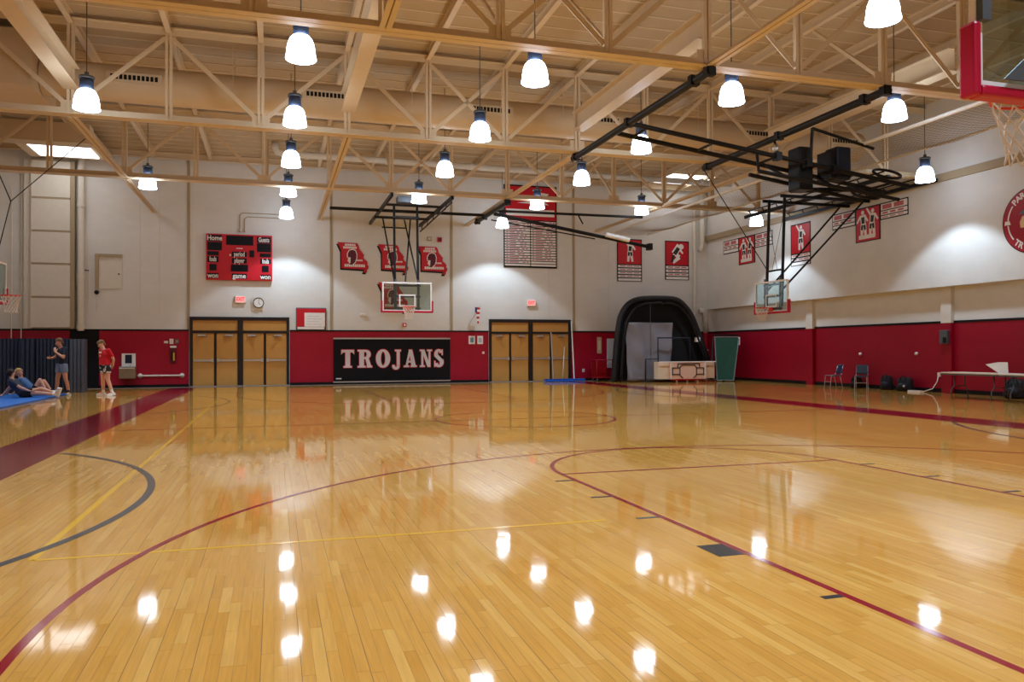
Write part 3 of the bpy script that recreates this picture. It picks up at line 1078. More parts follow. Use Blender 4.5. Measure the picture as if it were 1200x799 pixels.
# tube near the far hoops
t = thing('black_ceiling_tube', 'short black tube slung between farthest truss and end wall', 'steel tube', (8.05, 0, 0))
MB().tube((0, 26.8, 6.72), (0, 31.6, 6.72), 0.08, 12).build('tube_body', M_BLKSTEEL, t)
for yy in (27.0, 30.2, 31.3):
    MB().box((0, yy, 6.72), (0.2, 0.14, 0.2)).build('clamp', M_BLKSTEEL, t)

# raised hoop folded up under the roof at the upper right
fh = thing('folded_hoop', 'black basketball hoop folded up under the roof at upper right', 'basketball hoop', (0, 17.4, 0))
def sl(x):
    return 6.80 - (x - 8.05) * 0.125
for yy in (-0.42, 0.42):
    MB().tube((8.05, yy, sl(8.05)), (16.3, yy, sl(16.3)), 0.06, 10).build('strut', M_BLKSTEEL, fh)
for x in (8.6, 10.4, 12.2, 13.4, 14.6, 15.8):
    MB().tube((x, -0.42, sl(x)), (x, 0.42, sl(x)), 0.035, 8).build('cross_bar', M_BLKSTEEL, fh)
MB().b2((13.0, -0.25, sl(13.2) - 0.62), (13.42, 0.25, sl(13.2) + 0.5)).build('folded_board', M_BLKSTEEL, fh, bevel=0.04)
MB().b2((14.15, -0.25, sl(14.5) - 0.12), (14.62, 0.25, sl(14.5) + 0.75)).build('dark_blue_pad', M_NAVY, fh, bevel=0.06)
MB().b2((13.95, -0.28, sl(14.5) - 0.10), (14.05, 0.28, sl(14.5) + 0.62)).build('pad_edge', M_BLKSTEEL, fh)
for cx_, cz_ in ((15.9, 0.32), (15.2, -0.35)):
    MB().path([(cx_ + 0.42 * math.cos(2 * PI * k / 20), -0.1 + 0.2 * math.sin(2 * PI * k / 20), sl(cx_) + cz_ + 0.16 * math.sin(2 * PI * k / 20)) for k in range(20)], 0.04, 8, closed=True).build('loop_bar', M_BLKSTEEL, fh)
MB().tube((11.6, -0.5, sl(11.6) - 0.5), (15.9, -0.5, sl(15.9) - 0.45), 0.05, 8).build('lower_strut', M_BLKSTEEL, fh)
MB().tube((11.6, -0.5, sl(11.6) - 0.5), (11.6, -0.42, sl(11.6)), 0.035, 8).build('drop_link', M_BLKSTEEL, fh)
MB().tube((13.2, -0.5, sl(13.2) + 0.9), (13.2, -0.42, sl(13.2)), 0.04, 8).build('drop_link', M_BLKSTEEL, fh)
MB().tube((13.2, -0.5, sl(13.2) + 0.9), (15.1, -0.5, sl(15.1) + 0.75), 0.04, 8).build('upper_strut', M_BLKSTEEL, fh)
MB().beam((13.6, 0.9, sl(14) - 0.3), (15.9, 0.9, sl(15.9) + 0.1), 0.12, 0.12).build('side_arm', M_BLKSTEEL, fh)
MB().tube((12.2, -0.45, sl(12.2)), (12.2, -0.3, 6.75), 0.03, 8).build('hanger', M_BLKSTEEL, fh)
for x in (12.4, 13.9, 15.0):
    MB().tube((x, -0.5, sl(x) - 0.48), (x, 0.42, sl(x)), 0.035, 8).build('cross_link', M_BLKSTEEL, fh)
MB().tube((12.0, 0.5, sl(12.0) - 0.3), (15.6, 0.5, sl(15.6) - 0.35), 0.055, 8).build('lower_strut', M_BLKSTEEL, fh)
for x in (12.2, 13.1, 13.9):
    MB().box((x, -0.42, sl(x)), (0.16, 0.2, 0.2)).build('clamp', M_BLKSTEEL, fh)
MB().ball((12.2, -0.36, 6.5), (0.09, 0.09, 0.13)).build('pulley', M_CHROME, fh)
# second folded hoop near the end wall
fh2 = thing('folded_hoop', 'slim black folded hoop struts crossing before the tall banner', 'basketball hoop', (0, 28.6, 0))
MB().tube((8.05, 0, 6.70), (13.9, -0.6, 6.62), 0.05, 8).build('upper_strut', M_BLKSTEEL, fh2)
MB().tube((8.05, 0.2, 6.62), (14.6, 0.2, 5.58), 0.07, 10).build('lower_strut', M_BLKSTEEL, fh2)
MB().tube((8.05, 0.6, 6.45), (12.3, 0.4, 5.85), 0.025, 8).build('thin_strut', M_BLKSTEEL, fh2)
MB().tube((12.6, 0.0, 5.98), (13.6, 0.0, 5.80), 0.10, 10).build('white_sleeve', M_WHITE, fh2)
MB().box((14.6, 0.2, 5.58), (0.16, 0.3, 0.26)).build('end_plate', M_BLKSTEEL, fh2)
MB().tube((11.3, -0.3, 6.65), (11.5, -0.3, 6.3), 0.03, 8).build('hook', M_BLKSTEEL, fh2)

# ------------------------------------------------------------------ raised batting cage net, two white pipes with netting
bc = thing('batting_cage_net', 'raised batting net hung from white pipes along the right side', 'net')
for x, y0, y1, nm in ((14.8, 10.4, 33.2, 0), (16.75, 11.5, 33.2, 0)):
    MB().tube((x, y0, 6.78), (x, y1, 6.78), 0.05 if x < 15 else 0.03, 10).build('white_pipe', M_WHITE, bc)
for yy in (19.8, 26.4):
    MB().tube((14.8, yy, 6.78), (16.75, yy + 0.1, 6.78), 0.03, 8).build('spreader', M_WHITE, bc)
m = MB()
def netp(u, v):
    y = 11.6 + 21.4 * v
    x = 14.8 + 1.95 * u
    z = 6.76 - 0.06 * math.sin(PI * u) - 0.05 * math.sin(y * 1.7)
    return (x, y, z)
NU, NV = 18, 150
for i in range(NU + 1):
    m.path([netp(i / NU, j / 40) for j in range(41)], 0.004, 3)
for j in range(NV + 1):
    m.path([netp(i / 8, j / NV) for i in range(9)], 0.004, 3)
o = m.build('netting', mat('net_twine', (150, 128, 98), 0.8), bc)
o['kind'] = 'stuff'

WALL_Y -= 0.010       # things on the walls stand a little clear of the paint
UP_X -= 0.004

# ------------------------------------------------------------------ things on the end wall
# scoreboard
sb = thing('scoreboard', 'red scoreboard with black number windows above the left doors', 'scoreboard')
X0, X1, Z0, Z1 = -2.58, -0.07, 4.25, 6.09
MB().b2((X0, WALL_Y - 0.16, Z0), (X1, WALL_Y - 0.0, Z1)).build('case', M_REDP, sb, bevel=0.02)
def sbx(px, py):
    """scoreboard face position from 0..1 across and down"""
    return X0 + (X1 - X0) * px, Z1 - (Z1 - Z0) * py
M_SBLK = mat('scoreboard_black', (12, 12, 18), 0.4, spec=0.2)
def sbpanel(px0, py0, px1, py1, name='number_window'):
    a, b = sbx(px0, py0), sbx(px1, py1)
    return MB().b2((a[0], WALL_Y - 0.172, b[1]), (b[0], WALL_Y - 0.155, a[1])).build(name, M_SBLK, sb)
for r in ((0.02, 0.18, 0.235, 0.36), (0.765, 0.18, 0.98, 0.37), (0.30, 0.03, 0.71, 0.235), (0.02, 0.385, 0.19, 0.47), (0.81, 0.40, 0.98, 0.48),
          (0.05, 0.66, 0.155, 0.80), (0.84, 0.67, 0.945, 0.81), (0.37, 0.66, 0.63, 0.81), (0.65, 0.34, 0.725, 0.49)):
    sbpanel(*r)
for t, r in (('Home', (0.02, 0.03, 0.235, 0.165)), ('Guests', (0.765, 0.04, 0.98, 0.17)), ('fouls', (0.02, 0.49, 0.185, 0.62)), ('fouls', (0.815, 0.52, 0.98, 0.63)),
             ('period', (0.385, 0.38, 0.61, 0.49)), ('player', (0.385, 0.52, 0.61, 0.63)), ('game', (0.385, 0.855, 0.61, 0.965)), ('won', (0.02, 0.855, 0.185, 0.965)), ('won', (0.815, 0.87, 0.98, 0.97))):
    p = sbpanel(*r, name='name_plate')
    c = sbx((r[0] + r[2]) / 2, (r[1] + r[3]) / 2)
    w = (r[2] - r[0]) * (X1 - X0)
    sz = 0.27
    text_mesh(t, sz, on_back(c[0], c[1], 0.173), M_PRINTW, 'lettering', p, 0.001, sx=min(1.0, w * 0.86 / (len(t) * sz * 0.52)), offset=0.006)
c = sbx(0.5, 0.305)
MB().b2((c[0] - 0.12, WALL_Y - 0.165, c[1] - 0.015), (c[0] + 0.12, WALL_Y - 0.158, c[1] + 0.015)).build('maker_strip', M_PRINTW, sb)
c = sbx(0.36, 0.455)
MB().ball((c[0], WALL_Y - 0.165, c[1]), 0.04, 10).build('indicator_lamp', M_PRINTW, sb)
cd = thing('conduit_loop', 'two grey conduits rising above the scoreboard', 'conduit')
for k, (zt, xr) in enumerate(((6.98, 0.55), (6.83, 0.45))):
    xa = -1.32 + k * 0.18
    MB().path([(xa, WALL_Y - 0.05, 6.2), (xa, WALL_Y - 0.05, zt - 0.1), (xa + 0.1, WALL_Y - 0.05, zt), (xa + 1.9, WALL_Y - 0.05, zt)], 0.018, 8).build('conduit', M_CAULK, cd)
    MB().lathe([(0.0, 0.0), (0.075, 0.0), (0.075, 0.06), (0.0, 0.06)], (xa, WALL_Y, 6.28), 14, axis=1).build('junction_box', M_CREAM, cd)

# TROJANS banner
bn_ = thing('wall_banner', 'wide black TROJANS banner on the red end wall', 'banner')
BX0, BX1, BZ0, BZ1 = 2.37, 7.32, 0.10, 1.90
M_BAN = mat('banner_black_vinyl', (12, 12, 18), 0.5, spec=0.2, bump=0.15, bscale=3)
MB().b2((BX0, WALL_Y - 0.05, BZ0), (BX1, WALL_Y - 0.012, BZ1)).build('vinyl_sheet', M_BAN, bn_)
MB().b2((BX0 - 0.01, WALL_Y - 0.07, BZ1 - 0.01), (BX1 + 0.01, WALL_Y - 0.012, BZ1 + 0.05)).build('top_rail', M_CHROME, bn_)
MB().b2((BX0 - 0.01, WALL_Y - 0.07, BZ0 - 0.02), (BX1 + 0.01, WALL_Y - 0.012, BZ0 + 0.03)).build('bottom_rail', M_CHROME, bn_)
for x in (BX0 + 1.65, BX0 + 3.3):
    MB().b2((x - 0.006, WALL_Y - 0.053, BZ0 + 0.03), (x + 0.006, WALL_Y - 0.05, BZ1 - 0.01)).build('seam', M_BLACK, bn_)
MB().b2((BX0 + 0.1, WALL_Y - 0.053, 0.22), (BX0 + 0.32, WALL_Y - 0.05, 0.27)).build('maker_mark', M_PRINTW, bn_)

def slab_letter(ch):
    """strokes of a heavy slab-serif capital in a 0..w x 0..1 box: list of convex polygons"""
    P = []
    def R(x0, y0, x1, y1):
        P.append([(x0, y0), (x1, y0), (x1, y1), (x0, y1)])
    def ring(cx, cy, ax, ay, bx, by, a0, a1, n=14):
        for i in range(n):
            p, q = a0 + (a1 - a0) * i / n, a0 + (a1 - a0) * (i + 1) / n
            P.append([(cx + ax * math.cos(p), cy + ay * math.sin(p)), (cx + ax * math.cos(q), cy + ay * math.sin(q)),
                      (cx + bx * math.cos(q), cy + by * math.sin(q)), (cx + bx * math.cos(p), cy + by * math.sin(p))])
    if ch == 'T':
        w = 0.70
        R(0.22, 0, 0.48, 1); R(0.12, 0, 0.58, 0.09); R(0.0, 0.86, w, 1)
        P.append([(0, 0.74), (0.10, 0.86), (0, 0.86)]); P.append([(w, 0.74), (w, 0.86), (w - 0.10, 0.86)])
    elif ch == 'R':
        w = 0.76
        R(0.09, 0, 0.33, 1); R(0.0, 0, 0.42, 0.09); R(0.0, 0.91, 0.45, 1)
        ring(0.40, 0.74, 0.29, 0.26, 0.08, 0.15, -PI / 2, PI / 2); R(0.30, 0.88, 0.42, 1); R(0.30, 0.48, 0.42, 0.59)
        P.append([(0.40, 0.52), (0.58, 0.52), (0.70, 0.10), (0.50, 0.10)]); R(0.48, 0, w, 0.10)
    elif ch == 'O':
        w = 0.76
        ring(0.38, 0.5, 0.38, 0.52, 0.12, 0.40, 0, 2 * PI, 32)
    elif ch == 'J':
        w = 0.58
        R(0.24, 0.12, 0.48, 1); R(0.10, 0.91, w, 1)
        ring(0.17, 0.10, 0.31, 0.24, 0.07, 0.10, -PI * 0.95, 0, 12)
        P.append([(-0.13, 0.02), (0.06, -0.02), (0.08, 0.12), (-0.10, 0.14)])
    elif ch == 'A':
        w = 0.80
        P.append([(0.12, 0.05), (0.25, 0.05), (0.45, 1.0), (0.33, 1.0)])
        P.append([(0.33, 1.0), (0.52, 1.0), (0.74, 0.05), (0.48, 0.05)])
        R(0.22, 0.26, 0.56, 0.36); R(0.02, 0, 0.34, 0.09); R(0.42, 0, w, 0.09)
    elif ch == 'N':
        w = 0.78
        R(0.10, 0, 0.22, 1); R(0.56, 0, 0.68, 1)
        P.append([(0.10, 1), (0.30, 1), (0.68, 0), (0.48, 0)])
        R(0.0, 0, 0.32, 0.09); R(0.0, 0.91, 0.28, 1); R(0.46, 0.91, w, 1)
    else:
        w = 0.64
        ring(0.31, 0.73, 0.29, 0.29, 0.06, 0.17, PI * 0.12, PI * 1.15, 14)
        ring(0.31, 0.28, 0.32, 0.30, 0.07, 0.17, -PI * 0.90, PI * 0.18, 14)
        P.append([(0.02, 0.66), (0.22, 0.56), (0.62, 0.30), (0.40, 0.42)])
        P.append([(0.03, 0.60), (0.25, 0.72), (0.63, 0.36), (0.42, 0.26)])
        R(0.50, 0.68, 0.57, 1.0); R(0.02, 0.0, 0.09, 0.34)
    return P, w
LH = 0.745
xs_ = {'T': (2.69, 3.21), 'R': (3.36, 3.96), 'O': (4.12, 4.72), 'J': (4.80, 5.18), 'A': (5.30, 5.86), 'N': (5.99, 6.52), 'S': (6.61, 7.03)}
M_SILV = mat('letter_silver', (214, 208, 214), 0.5)
M_LRED = mat('letter_red_edge', (206, 24, 44), 0.5)
for ch, (xl, xr) in xs_.items():
    P, w = slab_letter(ch)
    ax_ = [a for q in P for a, b in q]
    wx_ = (xr - xl) / (max(ax_) - min(ax_))
    x = xl - min(ax_) * wx_
    m, e = MB(), MB()
    for poly in P:
        q = [(x + a * wx_, 0.70 + b * LH) for a, b in poly]
        cx_ = sum(p[0] for p in q) / len(q)
        cz_ = sum(p[1] for p in q) / len(q)
        dj = 0.00015 * len(m.f) / 6
        m.prism(q, Matrix(((1, 0, 0, 0), (0, 0, -1, WALL_Y - 0.058), (0, 1, 0, 0), (0, 0, 0, 1))), 0.003 + dj)
        q2 = []
        for a, b in q:
            d = math.hypot(a - cx_, b - cz_) or 1
            q2.append((a + (0.022 if a > cx_ else -0.022), b + (0.022 if b > cz_ else -0.022)))
        e.prism(q2, Matrix(((1, 0, 0, 0), (0, 0, -1, WALL_Y - 0.0505), (0, 1, 0, 0), (0, 0, 0, 1))), 0.002 + 0.7 * dj)
    le = m.build('letter', M_SILV, bn_)
    e.build('letter_outline', M_LRED, le)

# state-shaped signs
MO = [(0.0, 1.0), (0.63, 0.985), (0.68, 0.90), (0.70, 0.79), (0.80, 0.66), (0.83, 0.60), (0.86, 0.62), (0.83, 0.53), (0.845, 0.47), (0.93, 0.40), (0.97, 0.34), (0.955, 0.27),
      (1.0, 0.22), (0.985, 0.13), (0.95, 0.09), (0.94, 0.0), (0.82, 0.0), (0.86, 0.10), (0.13, 0.13), (0.125, 0.72), (0.06, 0.86)]
M_EMB = mat('emblem_maroon', (92, 10, 36), 0.5)
def state_sign(x, z, w, h, label):
    t = thing('state_sign', label, 'sign', (0, 0, 0), 0, 'state shaped signs')
    def pl_(dx, dz, off, mt, nm, d):
        m = MB().prism([(x + dx + p[0] * w, z + dz + p[1] * h) for p in MO], Matrix(((1, 0, 0, 0), (0, 0, -1, WALL_Y - off), (0, 1, 0, 0), (0, 0, 0, 1))), d)
        return m.build(nm, mt, t)
    pl_(-0.05, -0.07, 0.0, M_BLACK, 'drop_shadow_panel', 0.012)
    pl_(0, 0, 0.012, M_REDP, 'red_panel', 0.012)
    hd = [(0.33, 0.62), (0.38, 0.72), (0.48, 0.76), (0.57, 0.72), (0.61, 0.60), (0.60, 0.46), (0.56, 0.34), (0.46, 0.24), (0.36, 0.27), (0.40, 0.36), (0.34, 0.38), (0.37, 0.47), (0.33, 0.50)]
    MB().prism([(x + (0.47 + (a - 0.47) * 1.18) * w, z + (0.5 + (b - 0.5) * 1.12) * h) for a, b in hd], on_back(0, 0, 0.024), 0.002).build('head_outline', M_PRINTW, t)
    hdp = MB().prism([(x + a * w, z + b * h) for a, b in hd], on_back(0, 0, 0.026), 0.002).build('helmet_head', M_EMB, t)
    MB().prism([(x + a * w, z + b * h) for a, b in ((0.34, 0.50), (0.42, 0.50), (0.41, 0.30), (0.37, 0.30), (0.35, 0.38))], on_back(0, 0, 0.028), 0.001).build('face', M_PRINTW, hdp)
    def bar(a0, b0, a1, b1, n):
        for k in range(n):
            u0 = a0 + (a1 - a0) * (k + 0.12) / n
            u1 = a0 + (a1 - a0) * (k + 0.88) / n
            mm.b2((x + u0 * w, WALL_Y - 0.027, z + b0 * h), (x + u1 * w, WALL_Y - 0.024, z + b1 * h))
    mm = MB()
    bar(0.23, 0.88, 0.58, 0.955, 7)
    bar(0.18, 0.79, 0.62, 0.865, 7)
    bar(0.60, 0.38, 0.80, 0.43, 4)
    bar(0.22, 0.18, 0.88, 0.27, 10)
    o = mm.build('lettering', M_PRINTW, t)
    o['kind'] = 'stuff'
state_sign(2.53, 4.70, 1.30, 1.25, 'red state-shaped sign, leftmost of the upper three')
state_sign(4.22, 4.70, 1.30, 1.22, 'red state-shaped sign, middle of the upper three')
state_sign(5.92, 4.70, 1.30, 1.20, 'red state-shaped sign, rightmost of the upper three')
state_sign(4.22, 3.05, 1.30, 1.25, 'red state-shaped sign hanging behind the glass backboard')

# tall honour banner with many rows
hb = thing('honour_banner', 'tall red and white honour roll banner under the roof', 'banner')
hx0, hx1, hz0, hz1 = 9.77, 12.28, 5.10, 8.80
MB().b2((hx0, WALL_Y - 0.03, hz0), (hx1, WALL_Y, hz1)).build('black_backing', M_BLACK, hb)
hd_ = MB().b2((hx0 + 0.05, WALL_Y - 0.036, 7.25), (hx1 - 0.05, WALL_Y - 0.03, hz1 - 0.06)).build('red_header', M_REDP, hb)
MB().b2((hx0 + 0.12, WALL_Y - 0.04, 7.42), (hx1 - 0.12, WALL_Y - 0.036, 7.72)).build('white_ribbon', M_PRINTW, hd_)
MB().prism([(10.4, 8.0), (11.0, 8.1), (11.5, 8.5), (11.9, 8.45), (11.6, 8.15), (11.9, 7.95)], on_back(0, 0, 0.036), 0.003).build('emblem', M_PRINTW, hd_)
rr = random.Random(5)
rows = 17
M_INK = mat('ink_red', (190, 104, 114), 0.6)
for k in range(rows):
    z1_ = 7.2 - k * (7.2 - hz0 - 0.04) / rows
    z0_ = z1_ - (7.2 - hz0 - 0.04) / rows + 0.035
    for a, b in ((hx0 + 0.05, (hx0 + hx1) / 2 - 0.02), ((hx0 + hx1) / 2 + 0.02, hx1 - 0.05)):
        rw = MB().b2((a, WALL_Y - 0.034, z0_), (b, WALL_Y - 0.03, z1_)).build('white_row', M_PRINTW, hb)
        if k < rows - (1 if a < 10 else 2):
            m = MB()
            xx = a + 0.06
            for (wd, gp) in ((0.10, 0.05), (rr.uniform(0.25, 0.5), rr.uniform(0.06, 0.2)), (0.14, 0.05), (0.10, 0.05)):
                if xx + wd < b - 0.03:
                    m.b2((xx, WALL_Y - 0.0355, z0_ + 0.025), (xx + wd, WALL_Y - 0.034, z1_ - 0.022))
                xx += wd + gp
            o = m.build('name_print', M_INK, rw)
            o['kind'] = 'stuff'

# small sport banners on the end wall and the side wall
M_SIL = mat('print_silhouette', (36, 40, 42), 0.6)
def figure(mb_w, mb_k, F, cx_, cz_, s, pose):
    """a small printed athlete: pale limbs and head, dark kit"""
    st = [0]
    def limb(mb_, a, b, w0, w1, off):
        ax, az, bx, bz = a[0], a[1], b[0], b[1]
        d = math.hypot(bx - ax, bz - az) or 1
        nx, nz = -(bz - az) / d, (bx - ax) / d
        st[0] += 1
        mb_.prism([(cx_ + p * s, cz_ + q * s) for p, q in ((ax + nx * w0, az + nz * w0), (ax - nx * w0, az - nz * w0), (bx - nx * w1, bz - nz * w1), (bx + nx * w1, bz + nz * w1))], F(off), 0.001 + 0.00005 * st[0])
    def headp(c, r):
        st[0] += 1
        mb_w.prism([(cx_ + (c[0] + r * math.cos(k * PI / 5)) * s, cz_ + (c[1] + r * math.sin(k * PI / 5)) * s) for k in range(10)], F(0.014), 0.001 + 0.00005 * st[0])
    def man(ox, lean, arm_up):
        headp((ox + lean, 0.40), 0.075)
        limb(mb_w, (ox + lean, 0.32), (ox, -0.02), 0.13, 0.11, 0.014)
        limb(mb_k, (ox + lean * 0.9, 0.24), (ox, 0.02), 0.075, 0.07, 0.0165)
        limb(mb_w, (ox - 0.05, 0.0), (ox - 0.09, -0.46), 0.08, 0.05, 0.014)
        limb(mb_w, (ox + 0.05, 0.0), (ox + 0.12, -0.46), 0.08, 0.05, 0.014)
        limb(mb_k, (ox - 0.05, -0.03), (ox - 0.07, -0.2), 0.05, 0.045, 0.0165)
        limb(mb_k, (ox + 0.05, -0.03), (ox + 0.08, -0.2), 0.05, 0.045, 0.0165)
        limb(mb_w, (ox + lean - 0.10, 0.28), (ox + lean - 0.28, 0.52 if arm_up else 0.06), 0.045, 0.035, 0.014)
        limb(mb_w, (ox + lean + 0.10, 0.28), (ox + lean + 0.24, 0.08), 0.045, 0.035, 0.014)
    if pose == 0:
        man(0.02, 0.02, True)
    elif pose == 1:
        headp((0.22, 0.30), 0.13)
        limb(mb_w, (0.14, 0.34), (-0.16, -0.05), 0.16, 0.15, 0.014)
        limb(mb_k, (0.08, 0.24), (-0.14, -0.06), 0.09, 0.10, 0.0165)
        limb(mb_w, (-0.16, 0.0), (0.12, -0.2), 0.11, 0.09, 0.014)
        limb(mb_w, (0.12, -0.2), (-0.22, -0.46), 0.09, 0.07, 0.014)
        limb(mb_k, (-0.18, -0.1), (-0.28, -0.44), 0.07, 0.06, 0.0165)
        limb(mb_w, (0.10, 0.22), (0.30, -0.02), 0.06, 0.04, 0.014)
    else:
        man(-0.20, -0.03, False)
        man(0.20, 0.04, True)
def sport_banner(F, cx_, w, zt, zp, zb, rows_, pose, label):
    """F(off) -> wall frame; picture panel from zt to zp, white rows down to zb; x measured in the wall's own right direction"""
    t = thing('sport_banner', label, 'banner', (0, 0, 0), 0, 'sport banners')
    def rect(mb_, a, b, c, d, o0, th):
        mb_.prism([(a, c), (b, c), (b, d), (a, d)], F(o0), th)
        return mb_
    rect(MB(), cx_ - w / 2, cx_ + w / 2, zb, zt, 0.0, 0.01).build('black_backing', M_BLACK, t)
    p = rect(MB(), cx_ - w / 2 + 0.05, cx_ + w / 2 - 0.05, zp + 0.03, zt - 0.05, 0.01, 0.003).build('red_picture', M_REDP, t)
    a, b = MB(), MB()
    figure(a, b, F, cx_, (zt + zp) / 2 + 0.02, min(w, zt - zp) * 0.86, pose)
    a.build('athlete_print', M_PRINTW, p)
    o = b.build('athlete_kit', M_SIL, p)  # dark jersey and shorts of the printed athlete
    o['kind'] = 'stuff'
    if pose == 2:
        rect(MB(), cx_ - w * 0.36, cx_ + w * 0.30, zp + 0.10, zp + 0.24, 0.0155, 0.001).build('caption_print', M_PRINTW, p)
    for k in range(rows_):
        h = (zp - zb) / rows_
        z1_ = zp - k * h - 0.02
        z0_ = zp - (k + 1) * h + 0.03
        r_ = rect(MB(), cx_ - w / 2 + 0.05, cx_ + w / 2 - 0.05, z0_, z1_, 0.01, 0.003).build('white_row', M_PRINTW, t)
        if k < rows_ - 1:
            m = MB()
            for j in range(3):
                xa = cx_ - w / 2 + 0.14 + j * (w - 0.2) / 3
                rect(m, xa, xa + (w - 0.2) / 3 - 0.08, z0_ + 0.04, z1_ - 0.03, 0.0135, 0.001)
            o = m.build('year_print', M_INK, r_)
            o['kind'] = 'stuff'
    return t
FB = lambda off: on_back(0, 0, off)
FR = lambda off: on_right(0, 0, off)
sport_banner(FB, 15.90, 1.27, 6.58, 5.38, 4.60, 5, 0, 'red sport banner with arm-raised athlete on the end wall')
sport_banner(FB, 18.38, 1.27, 6.58, 5.40, 4.72, 4, 1, 'red sport banner with crouching athlete beside the corner pipes')
# on the right wall x runs towards the camera, so local x = -Y
sport_banner(FR, -26.36, 1.22, 6.40, 5.20, 4.73, 3, 0, 'red sport banner over white rows behind the right hoop')
def wing_banner(cx_, w, zt, zb, wing_l, wing_r, wz0, pose, label):
    t = sport_banner(FR, cx_, w, zt, zb, zb, 0, pose, label)
    for a, b, side in ((cx_ - w / 2 - wing_l, cx_ - w / 2, 'l'), (cx_ + w / 2, cx_ + w / 2 + wing_r, 'r')):
        bk = MB().prism([(a, wz0), (b, wz0), (b, zt), (a, zt)], FR(0.0), 0.009).build('wing_backing', M_BLACK, t)
        zz = [zt - 0.04, zt - 0.29, zt - 0.45, wz0 + 0.03]
        for k in range(3):
            z1_, z0_ = zz[k] - 0.0, zz[k + 1] + 0.035 if k < 2 else wz0 + 0.04
            MB().prism([(a + 0.04, z0_), (b - 0.04, z0_), (b - 0.04, z1_), (a + 0.04, z1_)], FR(0.009), 0.003).build('white_row', M_PRINTW, bk)
            m = MB()
            for j in range(2 if k == 0 else 3):
                n_ = 2 if k == 0 else 3
                ww = (b - a - 0.2) / n_
                xa = a + 0.1 + j * ww
                m.prism([(xa, z0_ + 0.03), (xa + ww - 0.1, z0_ + 0.03), (xa + ww - 0.1, z1_ - 0.03), (xa, z1_ - 0.03)], FR(0.012), 0.001)
            if k < 2 or side == 'r':
                o = m.build('year_print', M_INK, bk)
                o['kind'] = 'stuff'
            else:
                m = None
    return t
wing_banner(-30.05, 1.25, 6.41, 5.18, 1.25, 1.25, 5.80, 2, 'winged red banner nearest the corner on the right wall')
wing_banner(-22.68, 1.20, 6.41, 5.19, 1.22, 1.25, 5.83, 2, 'winged red banner with two players above the ladder rails')

# round emblem cut by the picture edge
em = thing('round_emblem', 'round red school emblem on the right wall at picture edge', 'emblem')
EY, EZ, ER = -16.42, 4.95, 0.93
def disc(r, n=48):
    return [(EY + r * math.cos(2 * PI * k / n), EZ + r * math.sin(2 * PI * k / n)) for k in range(n)]
M_MAROON = mat('emblem_red', (160, 10, 34), 0.45)
MB().prism(disc(ER), FR(0.0), 0.02).build('black_rim', M_BLACK, em)
MB().prism(disc(ER - 0.025), FR(0.02), 0.004).build('red_disc', M_MAROON, em)
m = MB()
vs, fs = [], []
for seg in ((PI * 0.79, PI * 0.97), (PI * 1.03, PI * 1.22)):
    for i in range(16):
        p, q = seg[0] + (seg[1] - seg[0]) * i / 16, seg[0] + (seg[1] - seg[0]) * (i + 1) / 16
        m.prism([(EY + r * math.cos(t), EZ + r * math.sin(t)) for r, t in ((0.73, p), (0.73, q), (0.77, q), (0.77, p))], FR(0.024), 0.002)
m.build('white_arc', M_PRINTW, em)
for ch, a in (('P', 0.745), ('A', 0.685), ('R', 0.625)):
    q = PI * a
    text_mesh(ch, 0.24, FR(0.025) @ Matrix.Translation((EY + 0.76 * math.cos(q), EZ + 0.76 * math.sin(q), 0)) @ Matrix.Rotation(q - PI / 2, 4, 'Z'), M_PRINTW, 'letter', em, 0.001, offset=0.008)
for ch, a in (('T', 1.285), ('R', 1.345)):
    q = PI * a
    text_mesh(ch, 0.24, FR(0.025) @ Matrix.Translation((EY + 0.76 * math.cos(q), EZ + 0.76 * math.sin(q), 0)) @ Matrix.Rotation(q + PI / 2, 4, 'Z'), M_PRINTW, 'letter', em, 0.001, offset=0.008)
MB().prism([(EY - 0.86, EZ - 0.05), (EY - 0.66, EZ - 0.05), (EY - 0.70, EZ + 0.06), (EY - 0.84, EZ + 0.06)], FR(0.026), 0.002).build('side_mark', M_PRINTW, em)
MB().prism([(EY - 0.42, EZ + 0.20), (EY - 0.30, EZ + 0.30), (EY + 0.1, EZ + 0.34), (EY + 0.1, EZ + 0.18)], FR(0.024), 0.003).build('helmet', M_GREYST, em)
MB().prism([(EY - 0.38, EZ - 0.02), (EY - 0.30, EZ + 0.14), (EY + 0.1, EZ + 0.16), (EY + 0.1, EZ - 0.2), (EY - 0.36, EZ - 0.18)], FR(0.024), 0.003).build('face', mat('emblem_skin', (226, 190, 150), 0.5), em)

# whiteboard-like red/white sign right of the left doors
ws = thing('record_board', 'red and white record board standing on the red band', 'sign')
MB().b2((0.86, WALL_Y - 0.06, 2.28), (2.08, WALL_Y, 3.19)).build('grey_case', M_GREYST, ws, bevel=0.03)
MB().b2((0.90, WALL_Y - 0.068, 2.40), (2.04, WALL_Y - 0.06, 3.15)).build('red_field', M_REDP, ws)
wf = MB().b2((1.20, WALL_Y - 0.073, 2.40), (2.02, WALL_Y - 0.068, 2.98)).build('white_field', M_PRINTW, ws)
m = MB()
for k in range(4):
    m.b2((1.28, WALL_Y - 0.0745, 2.50 + k * 0.11), (1.9 - 0.1 * (k % 2), WALL_Y - 0.073, 2.515 + k * 0.11))
o = m.build('faint_writing', mat('pale_ink', (190, 194, 206), 0.6), wf)
o['kind'] = 'stuff'
MB().b2((0.92, WALL_Y - 0.068, 2.30), (2.0, WALL_Y - 0.062, 2.39)).build('white_footer', M_PRINTW, ws)

